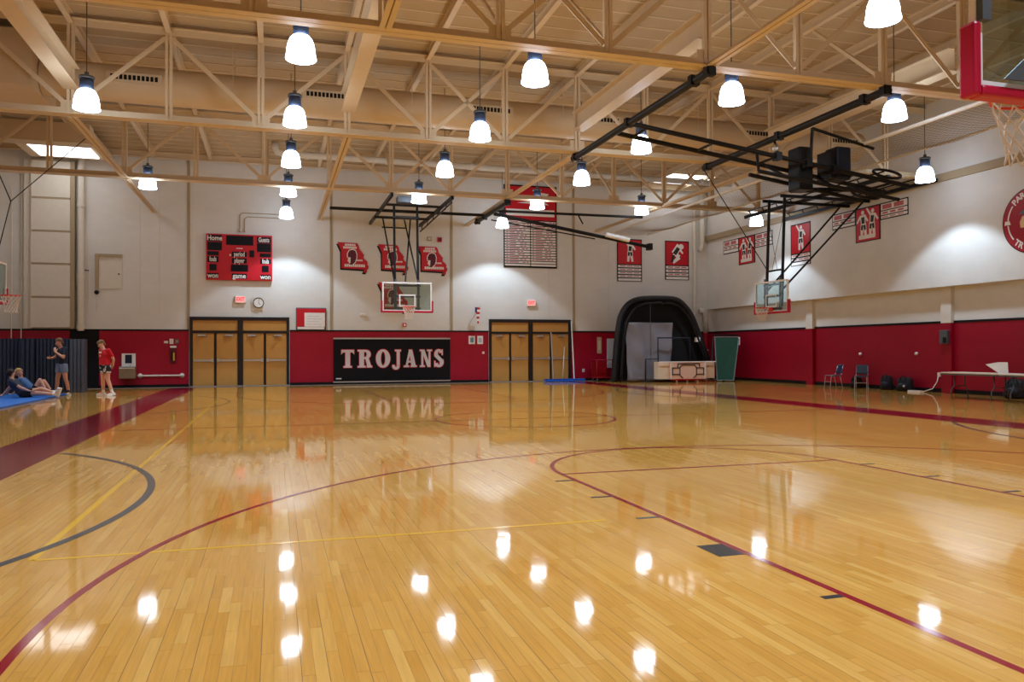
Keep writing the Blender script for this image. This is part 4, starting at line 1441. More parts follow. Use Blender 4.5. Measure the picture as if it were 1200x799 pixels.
# exit signs, clock, flag, small boxes
def exit_sign(x, z, label):
    t = thing('exit_sign', label, 'exit sign', (0, 0, 0), 0, 'exit signs')
    MB().b2((x - 0.21, WALL_Y - 0.09, z - 0.15), (x + 0.21, WALL_Y, z + 0.15)).build('case', M_CREAM, t, bevel=0.015)
    f = MB().b2((x - 0.18, WALL_Y - 0.094, z - 0.12), (x + 0.18, WALL_Y - 0.09, z + 0.12)).build('lit_face', mat('exit_face', (250, 170, 170), 0.4, emis=0.5), t)
    text_mesh('EXIT', 0.20, on_back(x, z, 0.0945), mat('exit_red', (214, 30, 40), 0.4, emis=0.6), 'lettering', f, 0.001, sx=0.75, offset=0.006)
exit_sign(-1.29, 3.49, 'lit red EXIT sign above the left doors')
exit_sign(11.04, 3.52, 'lit red EXIT sign above the right doors')
ck = thing('wall_clock', 'round black-rimmed clock above the left doors', 'clock')
cx_, cz_ = -0.60, 3.36
MB().b2((cx_ - 0.27, WALL_Y - 0.03, cz_ - 0.30), (cx_ + 0.17, WALL_Y, cz_ + 0.26)).build('backing_plate', M_CREAM, ck)
MB().lathe([(0.0, 0.03), (0.20, 0.03), (0.21, 0.05), (0.21, 0.09), (0.185, 0.09), (0.185, 0.075), (0.0, 0.075)], (cx_, WALL_Y, cz_), 32, axis=1).build('rim', M_BLACK, ck)
MB().lathe([(0.0, 0.0765), (0.183, 0.0765)], (cx_, WALL_Y, cz_), 32, axis=1).build('dial', M_PRINTW, ck)
MB().beam((cx_, WALL_Y - 0.08, cz_), (cx_ + 0.02, WALL_Y - 0.08, cz_ + 0.15), 0.012, 0.004, up=(0, 1, 0)).build('minute_hand', M_BLACK, ck)
MB().beam((cx_, WALL_Y - 0.08, cz_), (cx_ + 0.06, WALL_Y - 0.08, cz_ - 0.08), 0.016, 0.004, up=(0, 1, 0)).build('hour_hand', M_BLACK, ck)
fg = thing('wall_flag', 'small striped flag on a slanted pole by the right doors', 'flag')
MB().tube((8.12, WALL_Y - 0.02, 2.45), (8.62, WALL_Y - 0.35, 3.35), 0.014, 8).build('pole', M_CHROME, fg)
m1, m2 = MB(), MB()
for k in range(7):
    zz = 3.28 - k * 0.10
    (m1 if k % 2 == 0 else m2).prism([(8.40 + k * 0.012, zz - 0.1), (8.60 - k * 0.01, zz - 0.1), (8.60 - k * 0.01, zz), (8.40 + k * 0.012, zz)], Matrix(((1, 0, 0, 0), (0, 0, -1, WALL_Y - 0.30), (0, 1, 0, 0), (0, 0, 0, 1))), 0.02)
m1.build('red_stripe', M_REDP, fg)['kind'] = 'stuff'
m2.build('white_stripe', M_PRINTW, fg)['kind'] = 'stuff'
MB().b2((8.38, WALL_Y - 0.33, 3.05), (8.46, WALL_Y - 0.298, 3.28)).build('blue_canton', mat('flag_blue', (40, 52, 110), 0.6), fg)
def wallbox(name, label, cat, x, z, w, h, d, m, extra=None):
    t = thing(name, label, cat)
    MB().b2((x - w / 2, WALL_Y - d, z - h / 2), (x + w / 2, WALL_Y, z + h / 2)).build('case', m, t, bevel=min(w, h, d) * 0.12)
    if extra:
        MB().b2((x - w * 0.28, WALL_Y - d - 0.006, z - h * 0.28), (x + w * 0.28, WALL_Y - d, z + h * 0.28)).build('face_plate', extra, t)
    return t
wallbox('fire_alarm', 'red fire alarm horn high between the state signs and banner', 'alarm', 6.87, 6.21, 0.2, 0.2, 0.08, M_REDP, M_EMB)
wallbox('round_sensor', 'pale wall sensor beside the high red alarm', 'sensor', 6.42, 6.23, 0.2, 0.18, 0.05, M_CAULK, M_CREAM)
wallbox('pull_station', 'red fire call box under the far backboard', 'alarm', 5.34, 2.5, 0.16, 0.16, 0.06, M_REDP, M_PRINTW)
wallbox('emergency_light', 'small white emergency light left of the far backboard', 'light', 3.57, 2.92, 0.2, 0.11, 0.08, M_PRINTW, M_CREAM)
wallbox('notice_sheet', 'white notice with blue print left of the pair by the right doors', 'notice', 8.30, 1.86, 0.28, 0.36, 0.01, M_PRINTW, mat('notice_teal', (120, 170, 190), 0.6))
wallbox('notice_sheet', 'white notice right of the pair by the right doors', 'notice', 8.68, 1.86, 0.26, 0.36, 0.01, M_PRINTW, mat('notice_blue', (176, 190, 214), 0.6))
wallbox('light_switch', 'pale switch plate beside the right doors', 'switch', 8.82, 1.30, 0.1, 0.1, 0.02, M_PRINTW, M_CREAM)
wallbox('notice_plate', 'small cream plate on the red wall left of the doors', 'notice', -4.06, 1.77, 0.15, 0.09, 0.02, M_CREAM, M_PRINTW)
wallbox('notice_plate', 'white square notice on the red wall left of the doors', 'notice', -3.86, 1.80, 0.14, 0.2, 0.02, M_PRINTW, M_CREAM)
wallbox('notice_plate', 'grey square notice on the red wall left of the doors', 'notice', -3.66, 1.80, 0.14, 0.18, 0.02, M_GREYST, M_CAULK)
fe = wallbox('extinguisher_cabinet', 'dark fire extinguisher cabinet left of the doors', 'cabinet', -3.80, 1.24, 0.22, 0.56, 0.1, M_EMB, M_BLACK)
MB().b2((-3.90, WALL_Y - 0.108, 1.55), (-3.68, WALL_Y - 0.0, 1.62)).build('white_header', M_PRINTW, fe)
MB().tube((-3.76, WALL_Y - 0.12, 1.05), (-3.76, WALL_Y - 0.12, 1.36), 0.03, 10).build('yellow_tag', mat('tag_yellow', (220, 170, 60), 0.5), fe)
gb = thing('grab_bar', 'pale horizontal bar along the red wall', 'rail')
MB().tube((-5.06, WALL_Y - 0.08, 0.46), (-3.45, WALL_Y - 0.08, 0.46), 0.035, 10).build('bar', M_CREAM, gb)
for x in (-4.98, -3.47):
    MB().lathe([(0.0, 0.0), (0.09, 0.0), (0.09, 0.03), (0.04, 0.04), (0.04, 0.10), (0.0, 0.10)], (x, WALL_Y, 0.46), 16, axis=1).build('flange', M_CREAM, gb)
df = thing('drinking_fountain', 'steel drinking fountain with poster on the red wall', 'drinking fountain')
MB().b2((-5.68, WALL_Y - 0.38, 0.36), (-5.10, WALL_Y - 0.008, 0.78)).build('steel_basin', mat('fountain_steel', (150, 128, 104), 0.35, 0.6), df, bevel=0.03)
MB().b2((-5.66, WALL_Y - 0.36, 0.78), (-5.12, WALL_Y - 0.03, 0.83)).build('basin_rim', M_CHROME, df)
pb = MB().b2((-5.62, WALL_Y - 0.10, 0.83), (-5.14, WALL_Y - 0.008, 1.33)).build('back_panel', M_PRINTW, df)
MB().b2((-5.50, WALL_Y - 0.105, 0.95), (-5.26, WALL_Y - 0.10, 1.28)).build('dark_print', M_NAVY, pb)
MB().tube((-5.30, WALL_Y - 0.22, 0.83), (-5.30, WALL_Y - 0.22, 0.92), 0.018, 8).build('spout', M_CHROME, df)

# hatch, pipes and tall panel at the left end of the wall
ht = thing('wall_hatch', 'square recessed hatch high on the end wall at left', 'hatch')
m = MB()
MB().b2((-5.66, WALL_Y - 0.03, 3.82), (-5.62, WALL_Y, 5.16)).build('hatch_edge', M_CREAM, ht)
MB().b2((-6.44, WALL_Y - 0.03, 3.82), (-5.66, WALL_Y, 3.90)).build('hatch_edge', M_CREAM, ht)
for a in (((-6.56, 3.82), (-6.44, 5.16)), ((-6.44, 5.06), (-5.62, 5.16))):
    m.b2((a[0][0], WALL_Y - 0.10, a[0][1]), (a[1][0], WALL_Y, a[1][1]))
m.build('hatch_shade_edge', M_CAULK, ht)  # left and top edges tan: shade of the recess put into the colour
MB().b2((-6.44, WALL_Y - 0.02, 3.90), (-5.66, WALL_Y, 5.06)).build('hatch_door', M_CREAM, ht)
MB().ball((-5.74, WALL_Y - 0.04, 4.40), 0.035, 8).build('knob', M_GREYST, ht)
dn = thing('drain_pipe', 'thick cream vertical pipe at the left end of the wall', 'pipe')
MB().tube((-7.03, WALL_Y - 0.16, 2.2), (-7.03, WALL_Y - 0.16, 8.93), 0.12, 16).build('pipe', M_CREAM, dn)
for z in (2.25, 4.2, 6.9):
    MB().tube((-7.03, WALL_Y - 0.16, z), (-7.03, WALL_Y - 0.16, z + 0.14), 0.145, 16).build('collar', M_CREAM, dn)
bl = thing('wall_pulley', 'thin rod with black ball joint beside the hatch', 'pulley')
MB().tube((-6.76, WALL_Y - 0.08, 2.92), (-6.76, WALL_Y - 0.08, 5.05), 0.014, 6).build('rod', M_CREAM, bl)
MB().tube((-6.50, WALL_Y - 0.06, 2.92), (-6.50, WALL_Y - 0.06, 3.60), 0.014, 6).build('rod', M_CREAM, bl)
MB().ball((-6.50, WALL_Y - 0.09, 3.68), 0.085, 12).build('ball', M_BLACK, bl)
MB().tube((-6.95, WALL_Y - 0.1, 4.52), (-6.76, WALL_Y - 0.1, 4.50), 0.02, 6).build('arm', M_FRAME, bl)
tp = thing('tall_partition', 'tall cream folding partition stack with horizontal seams', 'partition')
zz = [RED_Z + 0.07, 3.45, 4.70, 5.93, 7.17, 8.6]
for a, b in zip(zz[:-1], zz[1:]):
    MB().b2((-8.66, WALL_Y - 0.35, a + 0.04), (-7.36, WALL_Y - 0.04, b - 0.04)).build('partition_panel', M_CREAM, tp)
    MB().b2((-8.64, WALL_Y - 0.34, b - 0.04), (-7.38, WALL_Y - 0.05, b + 0.04)).build('seam_strip', M_CAULK, tp)
MB().b2((-7.36, WALL_Y - 0.30, RED_Z + 0.07), (-7.22, WALL_Y - 0.04, 8.6)).build('side_track', M_CAULK, tp)
MB().b2((-8.93, WALL_Y - 0.20, RED_Z + 0.07), (-8.66, WALL_Y - 0.04, 8.6)).build('side_post', M_CREAM, tp)
for x in (-9.35, -9.03):
    o = MB().tube((x, WALL_Y - 0.1, 0.5), (x, WALL_Y - 0.1, 7.6 if x < -9.2 else 9.2), 0.018, 6).build('wall_rod', M_CREAM)
    tag(o, 'thin vertical rod on the cream wall at far left, %s' % ('short' if x < -9.2 else 'tall'), 'rod')
# corner pipes at the right
pr = thing('drain_pipe', 'slim cream pipe in the right corner, red below', 'pipe')
MB().tube((19.25, WALL_Y - 0.12, RED_Z), (19.25, WALL_Y - 0.12, 8.1), 0.075, 14).build('pipe', M_CREAM, pr)
MB().tube((19.25, WALL_Y - 0.12, 0.0), (19.25, WALL_Y - 0.12, RED_Z), 0.075, 14).build('red_section', M_RED_B, pr)
pr = thing('drain_pipe', 'thick jogged cream pipe in the right corner, red below', 'pipe')
XP = 19.78
MB().path([(XP - 0.12, WALL_Y - 0.14, 8.93), (XP - 0.12, WALL_Y - 0.14, 6.5), (XP - 0.16, WALL_Y - 0.14, 6.25), (XP - 0.30, WALL_Y - 0.14, 6.12)], 0.11, 14).build('upper_pipe', M_CREAM, pr)
MB().path([(XP - 0.28, WALL_Y - 0.14, 3.28), (XP - 0.06, WALL_Y - 0.14, 3.24), (XP + 0.04, WALL_Y - 0.14, 3.05), (XP + 0.04, WALL_Y - 0.14, RED_Z)], 0.12, 14).build('elbow_pipe', M_CREAM, pr)
MB().tube((XP + 0.04, WALL_Y - 0.14, 0.0), (XP + 0.04, WALL_Y - 0.14, RED_Z), 0.12, 14).build('red_section', M_RED_B, pr)
MB().tube((XP + 0.04, WALL_Y - 0.14, 1.35), (XP + 0.04, WALL_Y - 0.14, 1.41), 0.13, 14).build('white_band', M_PRINTW, pr)

# ------------------------------------------------------------------ folded mats standing at the left, blue floor mat
def ribbed(x0, x1, y, h, m, label):
    t = thing('standing_mat', label, 'gym mat', (0, 0, 0), 0, 'standing mats')
    n = max(3, int((x1 - x0) / 0.11))
    w = (x1 - x0) / n
    MB().b2((x0, y + 0.05, 0.0), (x1, y + 0.45, h)).build('mat_core', m, t)
    k_ = None
    for k in range(n):
        if k_ is None:
            o = MB().tube((0, 0, 0.0), (0, 0, h - 0.01), w * 0.5, 10).build('mat_fold', m, t)
            k_ = o.data
        else:
            o = bpy.data.objects.new('mat_fold', k_)
            COL.objects.link(o)
            o.parent = t
        o.location = (x0 + (k + 0.5) * w, y + 0.05, 0)
M_MATB = mat('mat_navy', (28, 34, 50), 0.55)
M_MATG = mat('mat_grey', (70, 72, 82), 0.55)
ribbed(-9.7, -8.2, 30.3, 1.86, M_MATB, 'dark navy folded mat at the far left edge')
ribbed(-8.19, -7.78, 30.1, 1.86, M_MATB, 'narrow navy folded mat behind the seated pair')
ribbed(-7.77, -6.76, 30.2, 1.86, M_MATB, 'wide navy folded mat behind the standing person in navy')
ribbed(-6.74, -6.27, 30.2, 1.84, M_MATG, 'grey folded mat beside the black wall panel')
fmx = thing('floor_mat', 'bright blue foam floor mat under the seated pair', 'gym mat')
for k, (y0, y1) in enumerate(((21.8, 25.3), (25.31, 28.8))):
    MB().b2((-9.8, y0, 0.0), (-6.44, y1, 0.045)).build('mat_section', mat('mat_blue', (22, 104, 190), 0.5), fmx, bevel=0.01)

# ------------------------------------------------------------------ corner clutter: batting backdrop, cart, screens
bd = thing('batting_backdrop', 'large black padded batting backdrop frame with grey tarp', 'backdrop', (0, 31.3, 0))
def arch(n=10):
    return [(14.15, 0.0), (14.24, 1.2), (14.38, 2.4), (14.52, 2.95), (14.86, 3.40), (15.4, 3.62), (16.3, 3.67), (17.15, 3.62), (17.62, 3.30), (17.98, 2.8), (18.4, 1.8), (18.75, 0.9), (18.95, 0.3)]
A = arch()
def smooth_pts(P, n=4):
    out = []
    for i in range(len(P) - 1):
        p0, p1, p2, p3 = P[max(i - 1, 0)], P[i], P[i + 1], P[min(i + 2, len(P) - 1)]
        for k in range(n):
            t = k / n
            out.append(tuple(0.5 * (2 * b + (c - a) * t + (2 * a - 5 * b + 4 * c - d) * t * t + (3 * b - a - 3 * c + d) * t ** 3) for a, b, c, d in zip(p0, p1, p2, p3)))
    return out + [P[-1]]
A = smooth_pts(A)
MB().path([(x, 0, z) for x, z in A], 0.14, 10).build('padded_frame', mat('black_pad', (24, 24, 30), 0.4, bump=0.4, bscale=8), bd)
MB().path([(x + (0.18 if x < 16.5 else -0.18), -0.25, max(0.05, z - 0.22)) for x, z in A], 0.07, 8).build('inner_frame', M_BLKSTEEL, bd)
MB().prism([(x, z) for x, z in A] , Matrix(((1, 0, 0, 0), (0, 0, -1, 0.35), (0, 1, 0, 0), (0, 0, 0, 1))), 0.02).build('black_curtain', mat('black_curtain', (12, 12, 15), 0.8), bd)
m = MB()
NX, NZ = 26, 22
vs, fs = [], []
for j in range(NZ + 1):
    for i in range(NX + 1):
        u, v = i / NX, j / NZ
        x = 14.62 + u * 2.28 + (1 - v) * 0.18 * (0.5 - u)
        z = 0.05 + v * 2.55
        y = -0.12 - 0.05 * math.sin(u * 17 + v * 4) - 0.08 * (1 - v) ** 2 * math.sin(u * 9) - 0.03 * math.sin(v * 13 + u * 7)
        vs.append((x, y, z))
for j in range(NZ):
    for i in range(NX):
        a = j * (NX + 1) + i
        fs.append((a, a + 1, a + NX + 2, a + NX + 1))
m.add(vs, fs, True)
o = m.build('grey_tarp', mat('grey_tarp', (128, 126, 134), 0.45, bump=0.3, bscale=14), bd)
sdm = o.modifiers.new('thick', 'SOLIDIFY')
sdm.thickness = 0.008
MB().tube((15.75, -0.3, 0.9), (15.75, -0.3, 3.5), 0.012, 6).build('hanging_cord', M_GREYST, bd)
MB().b2((18.0, -0.3, 1.75), (18.2, -0.16, 1.95)).build('white_clip', M_WHITE, bd)
ls = thing('l_screen', 'black L-shaped pitching screen frame before the grey tarp', 'screen', (0, 30.7, 0))
MB().path([(15.35, 0, 0.03), (15.35, 0, 1.0), (15.95, 0, 1.0), (15.95, 0, 1.92), (17.5, 0, 1.92), (17.5, 0, 0.03)], 0.035, 8).build('frame', M_NAVY, ls)
MB().tube((15.35, 0, 0.05), (17.5, 0, 0.05), 0.03, 8).build('base_bar', M_NAVY, ls)
MB().tube((15.95, 0, 0.05), (15.95, 0, 1.0), 0.025, 8).build('mid_post', M_NAVY, ls)
for s in (15.35, 17.5):
    MB().tube((s, -0.3, 0.03), (s, 0.3, 0.03), 0.025, 8).build('foot', M_NAVY, ls)
# folded lunch table on casters
tb = thing('folded_table', 'folded tan table panels on red caster frame in the corner', 'table', (0, 30.15, 0))
M_TAN = mat('table_tan', (206, 178, 150), 0.4)
M_TANL = mat('table_cream', (222, 206, 184), 0.4)
MB().b2((15.72, 0.1, 0.14), (16.25, 0.5, 0.88)).build('end_panel', M_TANL, tb)
MB().b2((16.25, 0.0, 0.14), (17.95, 0.12, 0.88)).build('front_panel', mat('table_pink', (224, 186, 166), 0.4), tb)
MB().b2((16.25, 0.2, 0.14), (17.95, 0.4, 0.88)).build('rear_panel', M_TAN, tb)
MB().b2((17.95, 0.1, 0.16), (18.45, 0.5, 0.86)).build('end_panel', M_TAN, tb)
m = MB()
for x in (16.25, 17.93):
    m.b2((x, -0.02, 0.14), (x + 0.03, 0.0, 0.88))
m.b2((15.72, -0.02, 0.86), (18.45, 0.0, 0.90))
m.build('white_edging', M_WHITE, tb)
m = MB()
F_ = M_FRAME
for a, b in (((16.6, 0.60), (16.6, 0.80)), ((16.6, 0.80), (17.65, 0.80)), ((17.65, 0.80), (17.65, 0.66)), ((16.35, 0.30), (16.35, 0.62)), ((16.35, 0.62), (16.7, 0.62)), ((16.35, 0.34), (16.7, 0.34)),
             ((17.85, 0.30), (17.85, 0.62)), ((17.5, 0.62), (17.85, 0.62)), ((17.5, 0.34), (17.85, 0.34)), ((16.8, 0.74), (17.4, 0.74)), ((16.7, 0.64), (16.8, 0.74)), ((17.4, 0.74), (17.5, 0.64)),
             ((16.7, 0.30), (16.7, 0.64)), ((17.5, 0.30), (17.5, 0.64)), ((16.7, 0.30), (16.85, 0.18)), ((17.5, 0.30), (17.35, 0.18))):
    m.tube((a[0], -0.015, a[1]), (b[0], -0.015, b[1]), 0.018, 6)
m.build('steel_underframe', F_, tb)
MB().b2((16.4, 0.05, 0.08), (17.8, 0.35, 0.14)).build('red_base', M_REDP, tb)
for x in (16.6, 17.1, 17.6):
    MB().tube((x - 0.02, 0.1, 0.045), (x + 0.02, 0.1, 0.045), 0.045, 12).build('caster', M_WHITE, tb)
# green pitching screen leaning on the right corner
gs = thing('green_screen', 'green netted pitching screen leaning in the right corner', 'screen', (0, 30.2, 0))
MG = mat('screen_green', (10, 66, 48), 0.6, bump=0.3, bscale=10)
ML = mat('screen_frame', (110, 124, 124), 0.4, 0.4)
g0, g1, g2, g3 = (18.55, 0.0, 0.05), (19.25, -0.2, 0.05), (19.85, 0.3, 1.95), (18.75, 0.5, 1.95)
m = MB()
m.add([g0, g1, g2, g3], [(0, 1, 2, 3)])
o = m.build('green_net', MG, gs)
o.modifiers.new('thick', 'SOLIDIFY').thickness = 0.01
for a, b in ((g0, g3), (g1, g2), (g3, g2), (g0, g1)):
    MB().tube(a, b, 0.03, 8).build('frame_tube', ML, gs)
MB().tube((g1[0] + 0.28, 0.2, 0.05), (g2[0] + 0.08, 0.55, 1.98), 0.03, 8).build('rear_tube', M_NAVY, gs)
MB().tube((18.5, 0.35, 0.9), (18.72, 0.6, 1.95), 0.03, 8).build('rear_tube', M_NAVY, gs)
MB().tube((18.7, 0.55, 2.05), (19.95, 0.5, 2.05), 0.035, 8).build('top_bar', M_BLKSTEEL, gs)
MB().tube((g2[0], g2[1], 1.6), (g2[0], g2[1], 1.95), 0.05, 8).build('white_joint', M_WHITE, gs)
for x in (18.75, 19.1):
    MB().b2((x, -0.15, 0.0), (x + 0.06, 0.25, 0.06)).build('foot', M_BLACK, gs)
# mop, broom, red cart, posters
mp_ = thing('dust_mop', 'wide dust mop with blue fringe standing by the right doors', 'mop', (0, 32.6, 0))
MB().tube((11.83, 0.05, 0.1), (11.83, 0.35, 2.2), 0.028, 8).build('handle', M_CHROME, mp_)
m = MB()
for k in range(26):
    x = 11.40 + k * 0.055
    m.tube((x, 0.0, 0.05), (x + random.uniform(-0.03, 0.03), -0.16 - random.uniform(0, 0.05), 0.03), 0.03, 6)
o = m.build('blue_fringe', mat('mop_blue', (36, 98, 196), 0.9), mp_)
o['kind'] = 'stuff'
MB().b2((11.40, -0.06, 0.03), (12.80, 0.10, 0.13)).build('mop_head', mat('mop_blue_head', (30, 80, 170), 0.8), mp_)
mp2 = thing('dust_mop', 'white-handled mop leaning on the red wall by the doors', 'mop', (0, 33.0, 0))
MB().tube((12.95, 0.0, 0.12), (12.95, 0.3, 2.7), 0.03, 8).build('handle', M_WHITE, mp2)
MB().b2((12.45, -0.1, 0.02), (13.45, 0.1, 0.12)).build('mop_head', mat('mop_blue', (36, 98, 196), 0.9), mp2)
mp3 = thing('hockey_stick', 'short bent pale stick leaning beside the mops', 'stick', (0, 32.9, 0))
MB().path([(12.35, 0.0, 0.15), (12.45, 0.15, 0.6), (12.60, 0.4, 1.55)], 0.022, 8).build('shaft', M_TANL, mp3)
ct = thing('red_cart', 'low red wheeled ball cart against the red wall', 'cart', (0, 32.3, 0))
MRC = mat('cart_red', (150, 8, 26), 0.4)
for y in (0.0, 0.6):
    MB().path([(13.75, y, 0.95), (13.75, y, 0.16), (14.5, y, 0.16), (14.5, y, 0.95), (13.75, y, 0.95)], 0.02, 6).build('side_frame', MRC, ct)
for x in (13.75, 14.5):
    for z in (0.16, 0.95):
        MB().tube((x, 0, z), (x, 0.6, z), 0.02, 6).build('cross_rail', MRC, ct)
MB().b2((13.75, 0.0, 0.14), (14.5, 0.6, 0.18)).build('deck', MRC, ct)
MB().b2((13.77, 0.58, 0.18), (14.48, 0.60, 0.9)).build('rear_panel', MRC, ct)
for x in (13.8, 14.45):
    for y in (0.05, 0.55):
        MB().tube((x - 0.015, y, 0.07), (x + 0.015, y, 0.07), 0.07, 12).build('caster', M_GREYST, ct)
wallbox('paper_poster', 'tall narrow tan poster on the red wall by the backdrop', 'poster', 14.35, 1.62, 0.22, 0.75, 0.012, M_TAN, M_TANL)
wallbox('white_board', 'pale blue-white board leaning on the red wall by the backdrop', 'board', 15.0, 1.25, 0.55, 1.35, 0.03, mat('pale_board', (206, 214, 226), 0.4))
wallbox('power_outlet', 'white outlet low on the red wall right of the mops', 'outlet', 13.55, 0.47, 0.11, 0.15, 0.02, M_PRINTW, M_CREAM)

# ------------------------------------------------------------------ right wall: chairs, bags, tables, cord
M_SHELL = mat('chair_navy', (30, 42, 78), 0.4)
M_SHELL2 = mat('chair_slate', (46, 62, 82), 0.4)
def chair(loc, rz, shell, label):
    """local frame: sits facing -y"""
    t = thing('stacking_chair', label, 'chair', loc, rz, 'chairs by the right wall')
    sp = MB()
    n = 7
    vs, fs = [], []
    for j in range(n + 1):
        for i in range(n + 1):
            u, v = i / n - 0.5, j / n
            vs.append((u * 0.42, -0.21 + v * 0.40, 0.45 - 0.03 * math.cos(u * PI) * math.sin(v * PI) + (0.02 if v > 0.9 else 0)))
    for j in range(n):
        for i in range(n):
            a = j * (n + 1) + i
            fs.append((a, a + 1, a + n + 2, a + n + 1))
    sp.add(vs, fs, True)
    o = sp.build('seat', shell, t)
    o.modifiers.new('thick', 'SOLIDIFY').thickness = 0.015
    sp = MB()
    vs, fs = [], []
    for j in range(n + 1):
        for i in range(n + 1):
            u, v = i / n - 0.5, j / n
            vs.append((u * (0.42 - 0.03 * v), 0.20 + v * 0.09 + 0.04 * (1 - (2 * u) ** 2), 0.52 + v * 0.32))
    for j in range(n):
        for i in range(n):
            a = j * (n + 1) + i
            fs.append((a, a + 1, a + n + 2, a + n + 1))
    sp.add(vs, fs, True)
    o = sp.build('backrest', shell, t)
    o.modifiers.new('thick', 'SOLIDIFY').thickness = 0.015
    for s in (-1, 1):
        MB().tube((s * 0.19, -0.18, 0.44), (s * 0.20, -0.23, 0.0), 0.013, 8).build('leg', M_CHROME, t)
        MB().tube((s * 0.19, 0.16, 0.44), (s * 0.20, 0.25, 0.0), 0.013, 8).build('leg', M_CHROME, t)
        MB().path([(s * 0.19, -0.18, 0.44), (s * 0.19, 0.18, 0.44), (s * 0.19, 0.23, 0.56), (s * 0.185, 0.29, 0.80)], 0.012, 8).build('side_frame', M_CHROME, t)
    MB().tube((-0.20, -0.2, 0.22), (0.20, -0.2, 0.22), 0.011, 8).build('stretcher', M_CHROME, t)
chair((19.35, 23.75, 0), -PI / 2 - 0.15, M_SHELL, 'navy stacking chair nearer the corner against the red wall')
chair((19.72, 22.75, 0), -PI / 2 + 0.75, M_SHELL2, 'slate stacking chair turned to the court by the red wall')
M_BAG = mat('bag_black', (26, 28, 34), 0.7, bump=0.4, bscale=12)
def bag(loc, s, label, cat='bag', spot_=False, rz=0.0):
    t = thing('sports_bag', label, cat, loc, rz, 'bags by the right wall')
    m = MB().ball((0, 0, 0), 1.0, 20)
    sq = lambda q: math.copysign(abs(q) ** 0.62, q)
    for i, v in enumerate(m.v):
        x, y, z = sq(v[0]) * s[0] * 0.44, sq(v[1]) * s[1] * 0.44, s[2] / 2 + sq(v[2]) * s[2] / 2
        f = 1 + 0.05 * math.sin(x * 31 + z * 17) + 0.04 * math.sin(y * 23 + z * 29)
        z2 = max(0.0, z * 1.12 - 0.12 * s[2])
        k = 1.12 if z2 < 0.3 * s[2] else 1.0
        m.v[i] = (x * f * k, y * f * k, z2)
    b = m.build('bag_body', M_BAG, t)
    MB().path([(-s[0] * 0.2, -s[1] * 0.40, s[2] * 0.80), (-s[0] * 0.1, -s[1] * 0.3, s[2] * 1.06), (s[0] * 0.1, -s[1] * 0.3, s[2] * 1.06), (s[0] * 0.2, -s[1] * 0.40, s[2] * 0.80)], 0.014, 6).build('handle', M_BLACK, t)
    MB().ball((0, -s[1] * 0.42, s[2] * 0.35), (s[0] * 0.32, s[1] * 0.16, s[2] * 0.24), 12).build('front_pocket', M_NAVY, t)
    if spot_:
        MB().ball((s[0] * 0.12, -s[1] * 0.56, s[2] * 0.38), 0.035, 8).build('pale_badge', M_PRINTW, t)
bag((20.1, 23.42, 0), (0.42, 0.4, 0.40), 'dark duffel bag beside the navy chair', rz=-1.2)
bag((20.08, 21.95, 0), (0.42, 0.40, 0.50), 'black backpack beside the slate chair', rz=-1.2)
bag((20.05, 21.1, 0), (0.55, 0.45, 0.46), 'black backpack with pale badge alone by the red wall', spot_=True, rz=-1.2)
M_TTOP = mat('table_top_cream', (218, 208, 192), 0.4)
def folding_table(y0, y1, x0, x1, label):
    t = thing('folding_table', label, 'table', (0, 0, 0), 0, 'folding tables by the right wall')
    MB().b2((x0, y0, 0.70), (x1, y1, 0.735)).build('table_top', M_TTOP, t, bevel=0.012)
    MB().b2((x0 + 0.02, y0 + 0.02, 0.66), (x1 - 0.02, y1 - 0.02, 0.70)).build('apron', M_GREYST, t)
    for yy, s in ((y0 + 0.28, 1), (y1 - 0.28, -1)):
        for x, sx in ((x0 + 0.14, -1), (x1 - 0.14, 1)):
            MB().path([(x - sx * 0.06, yy, 0.68), (x - sx * 0.06, yy, 0.36), (x + sx * 0.04, yy, 0.22), (x + sx * 0.05, yy, 0.0)], 0.016, 8).build('leg', M_GREYST, t)
        MB().tube((x0 + 0.2, yy, 0.34), (x1 - 0.2, yy, 0.34), 0.013, 8).build('cross_bar', M_GREYST, t)
folding_table(16.0, 17.85, 18.2, 18.98, 'cream folding table with crumpled paper near the picture edge')
folding_table(14.2, 15.95, 18.15, 18.92, 'cream folding table cut by the right picture edge')
pp = thing('paper_sheet', 'bent white paper sheet standing on the folding table', 'paper', (18.4, 16.15, 0.735), 0.3)
m = MB()
m.add([(-0.1, 0.28, 0.24), (0.0, -0.02, 0.0), (0.05, -0.22, 0.0), (0.02, -0.22, 0.30), (0.0, 0.0, 0.30)], [(0, 1, 4), (1, 2, 3, 4)])
o = m.build('folded_sheet', M_WHITE, pp)
o.modifiers.new('thick', 'SOLIDIFY').thickness = 0.004
bag((19.9, 16.9, 0), (0.6, 0.7, 0.55), 'large dark bag on the floor under the folding tables', rz=-1.2)
ec = thing('extension_lead', 'white cord with adapter hanging from the wall outlet', 'cord')
MB().b2((RIGHT_X - 0.05, 19.98, 0.50), (RIGHT_X - 0.008, 20.08, 0.64)).build('outlet_plate', M_WHITE, ec)
MB().path([(RIGHT_X - 0.06, 20.03, 0.52), (RIGHT_X - 0.12, 20.02, 0.35), (20.18, 20.1, 0.12), (20.0, 20.3, 0.02), (19.85, 20.45, 0.02), (19.8, 20.15, 0.02)], 0.016, 8).build('cord', M_WHITE, ec)
MB().b2((19.66, 20.1, 0.0), (19.84, 20.6, 0.06)).build('adapter', M_WHITE, ec)
sp_ = thing('wall_control_box', 'grey control box on the pilaster of the red right wall', 'control box')
MB().b2((PIL_X - 0.12, 19.5, 1.55), (PIL_X - 0.002, 19.8, 1.98)).build('case', M_GREYST, sp_, bevel=0.015)
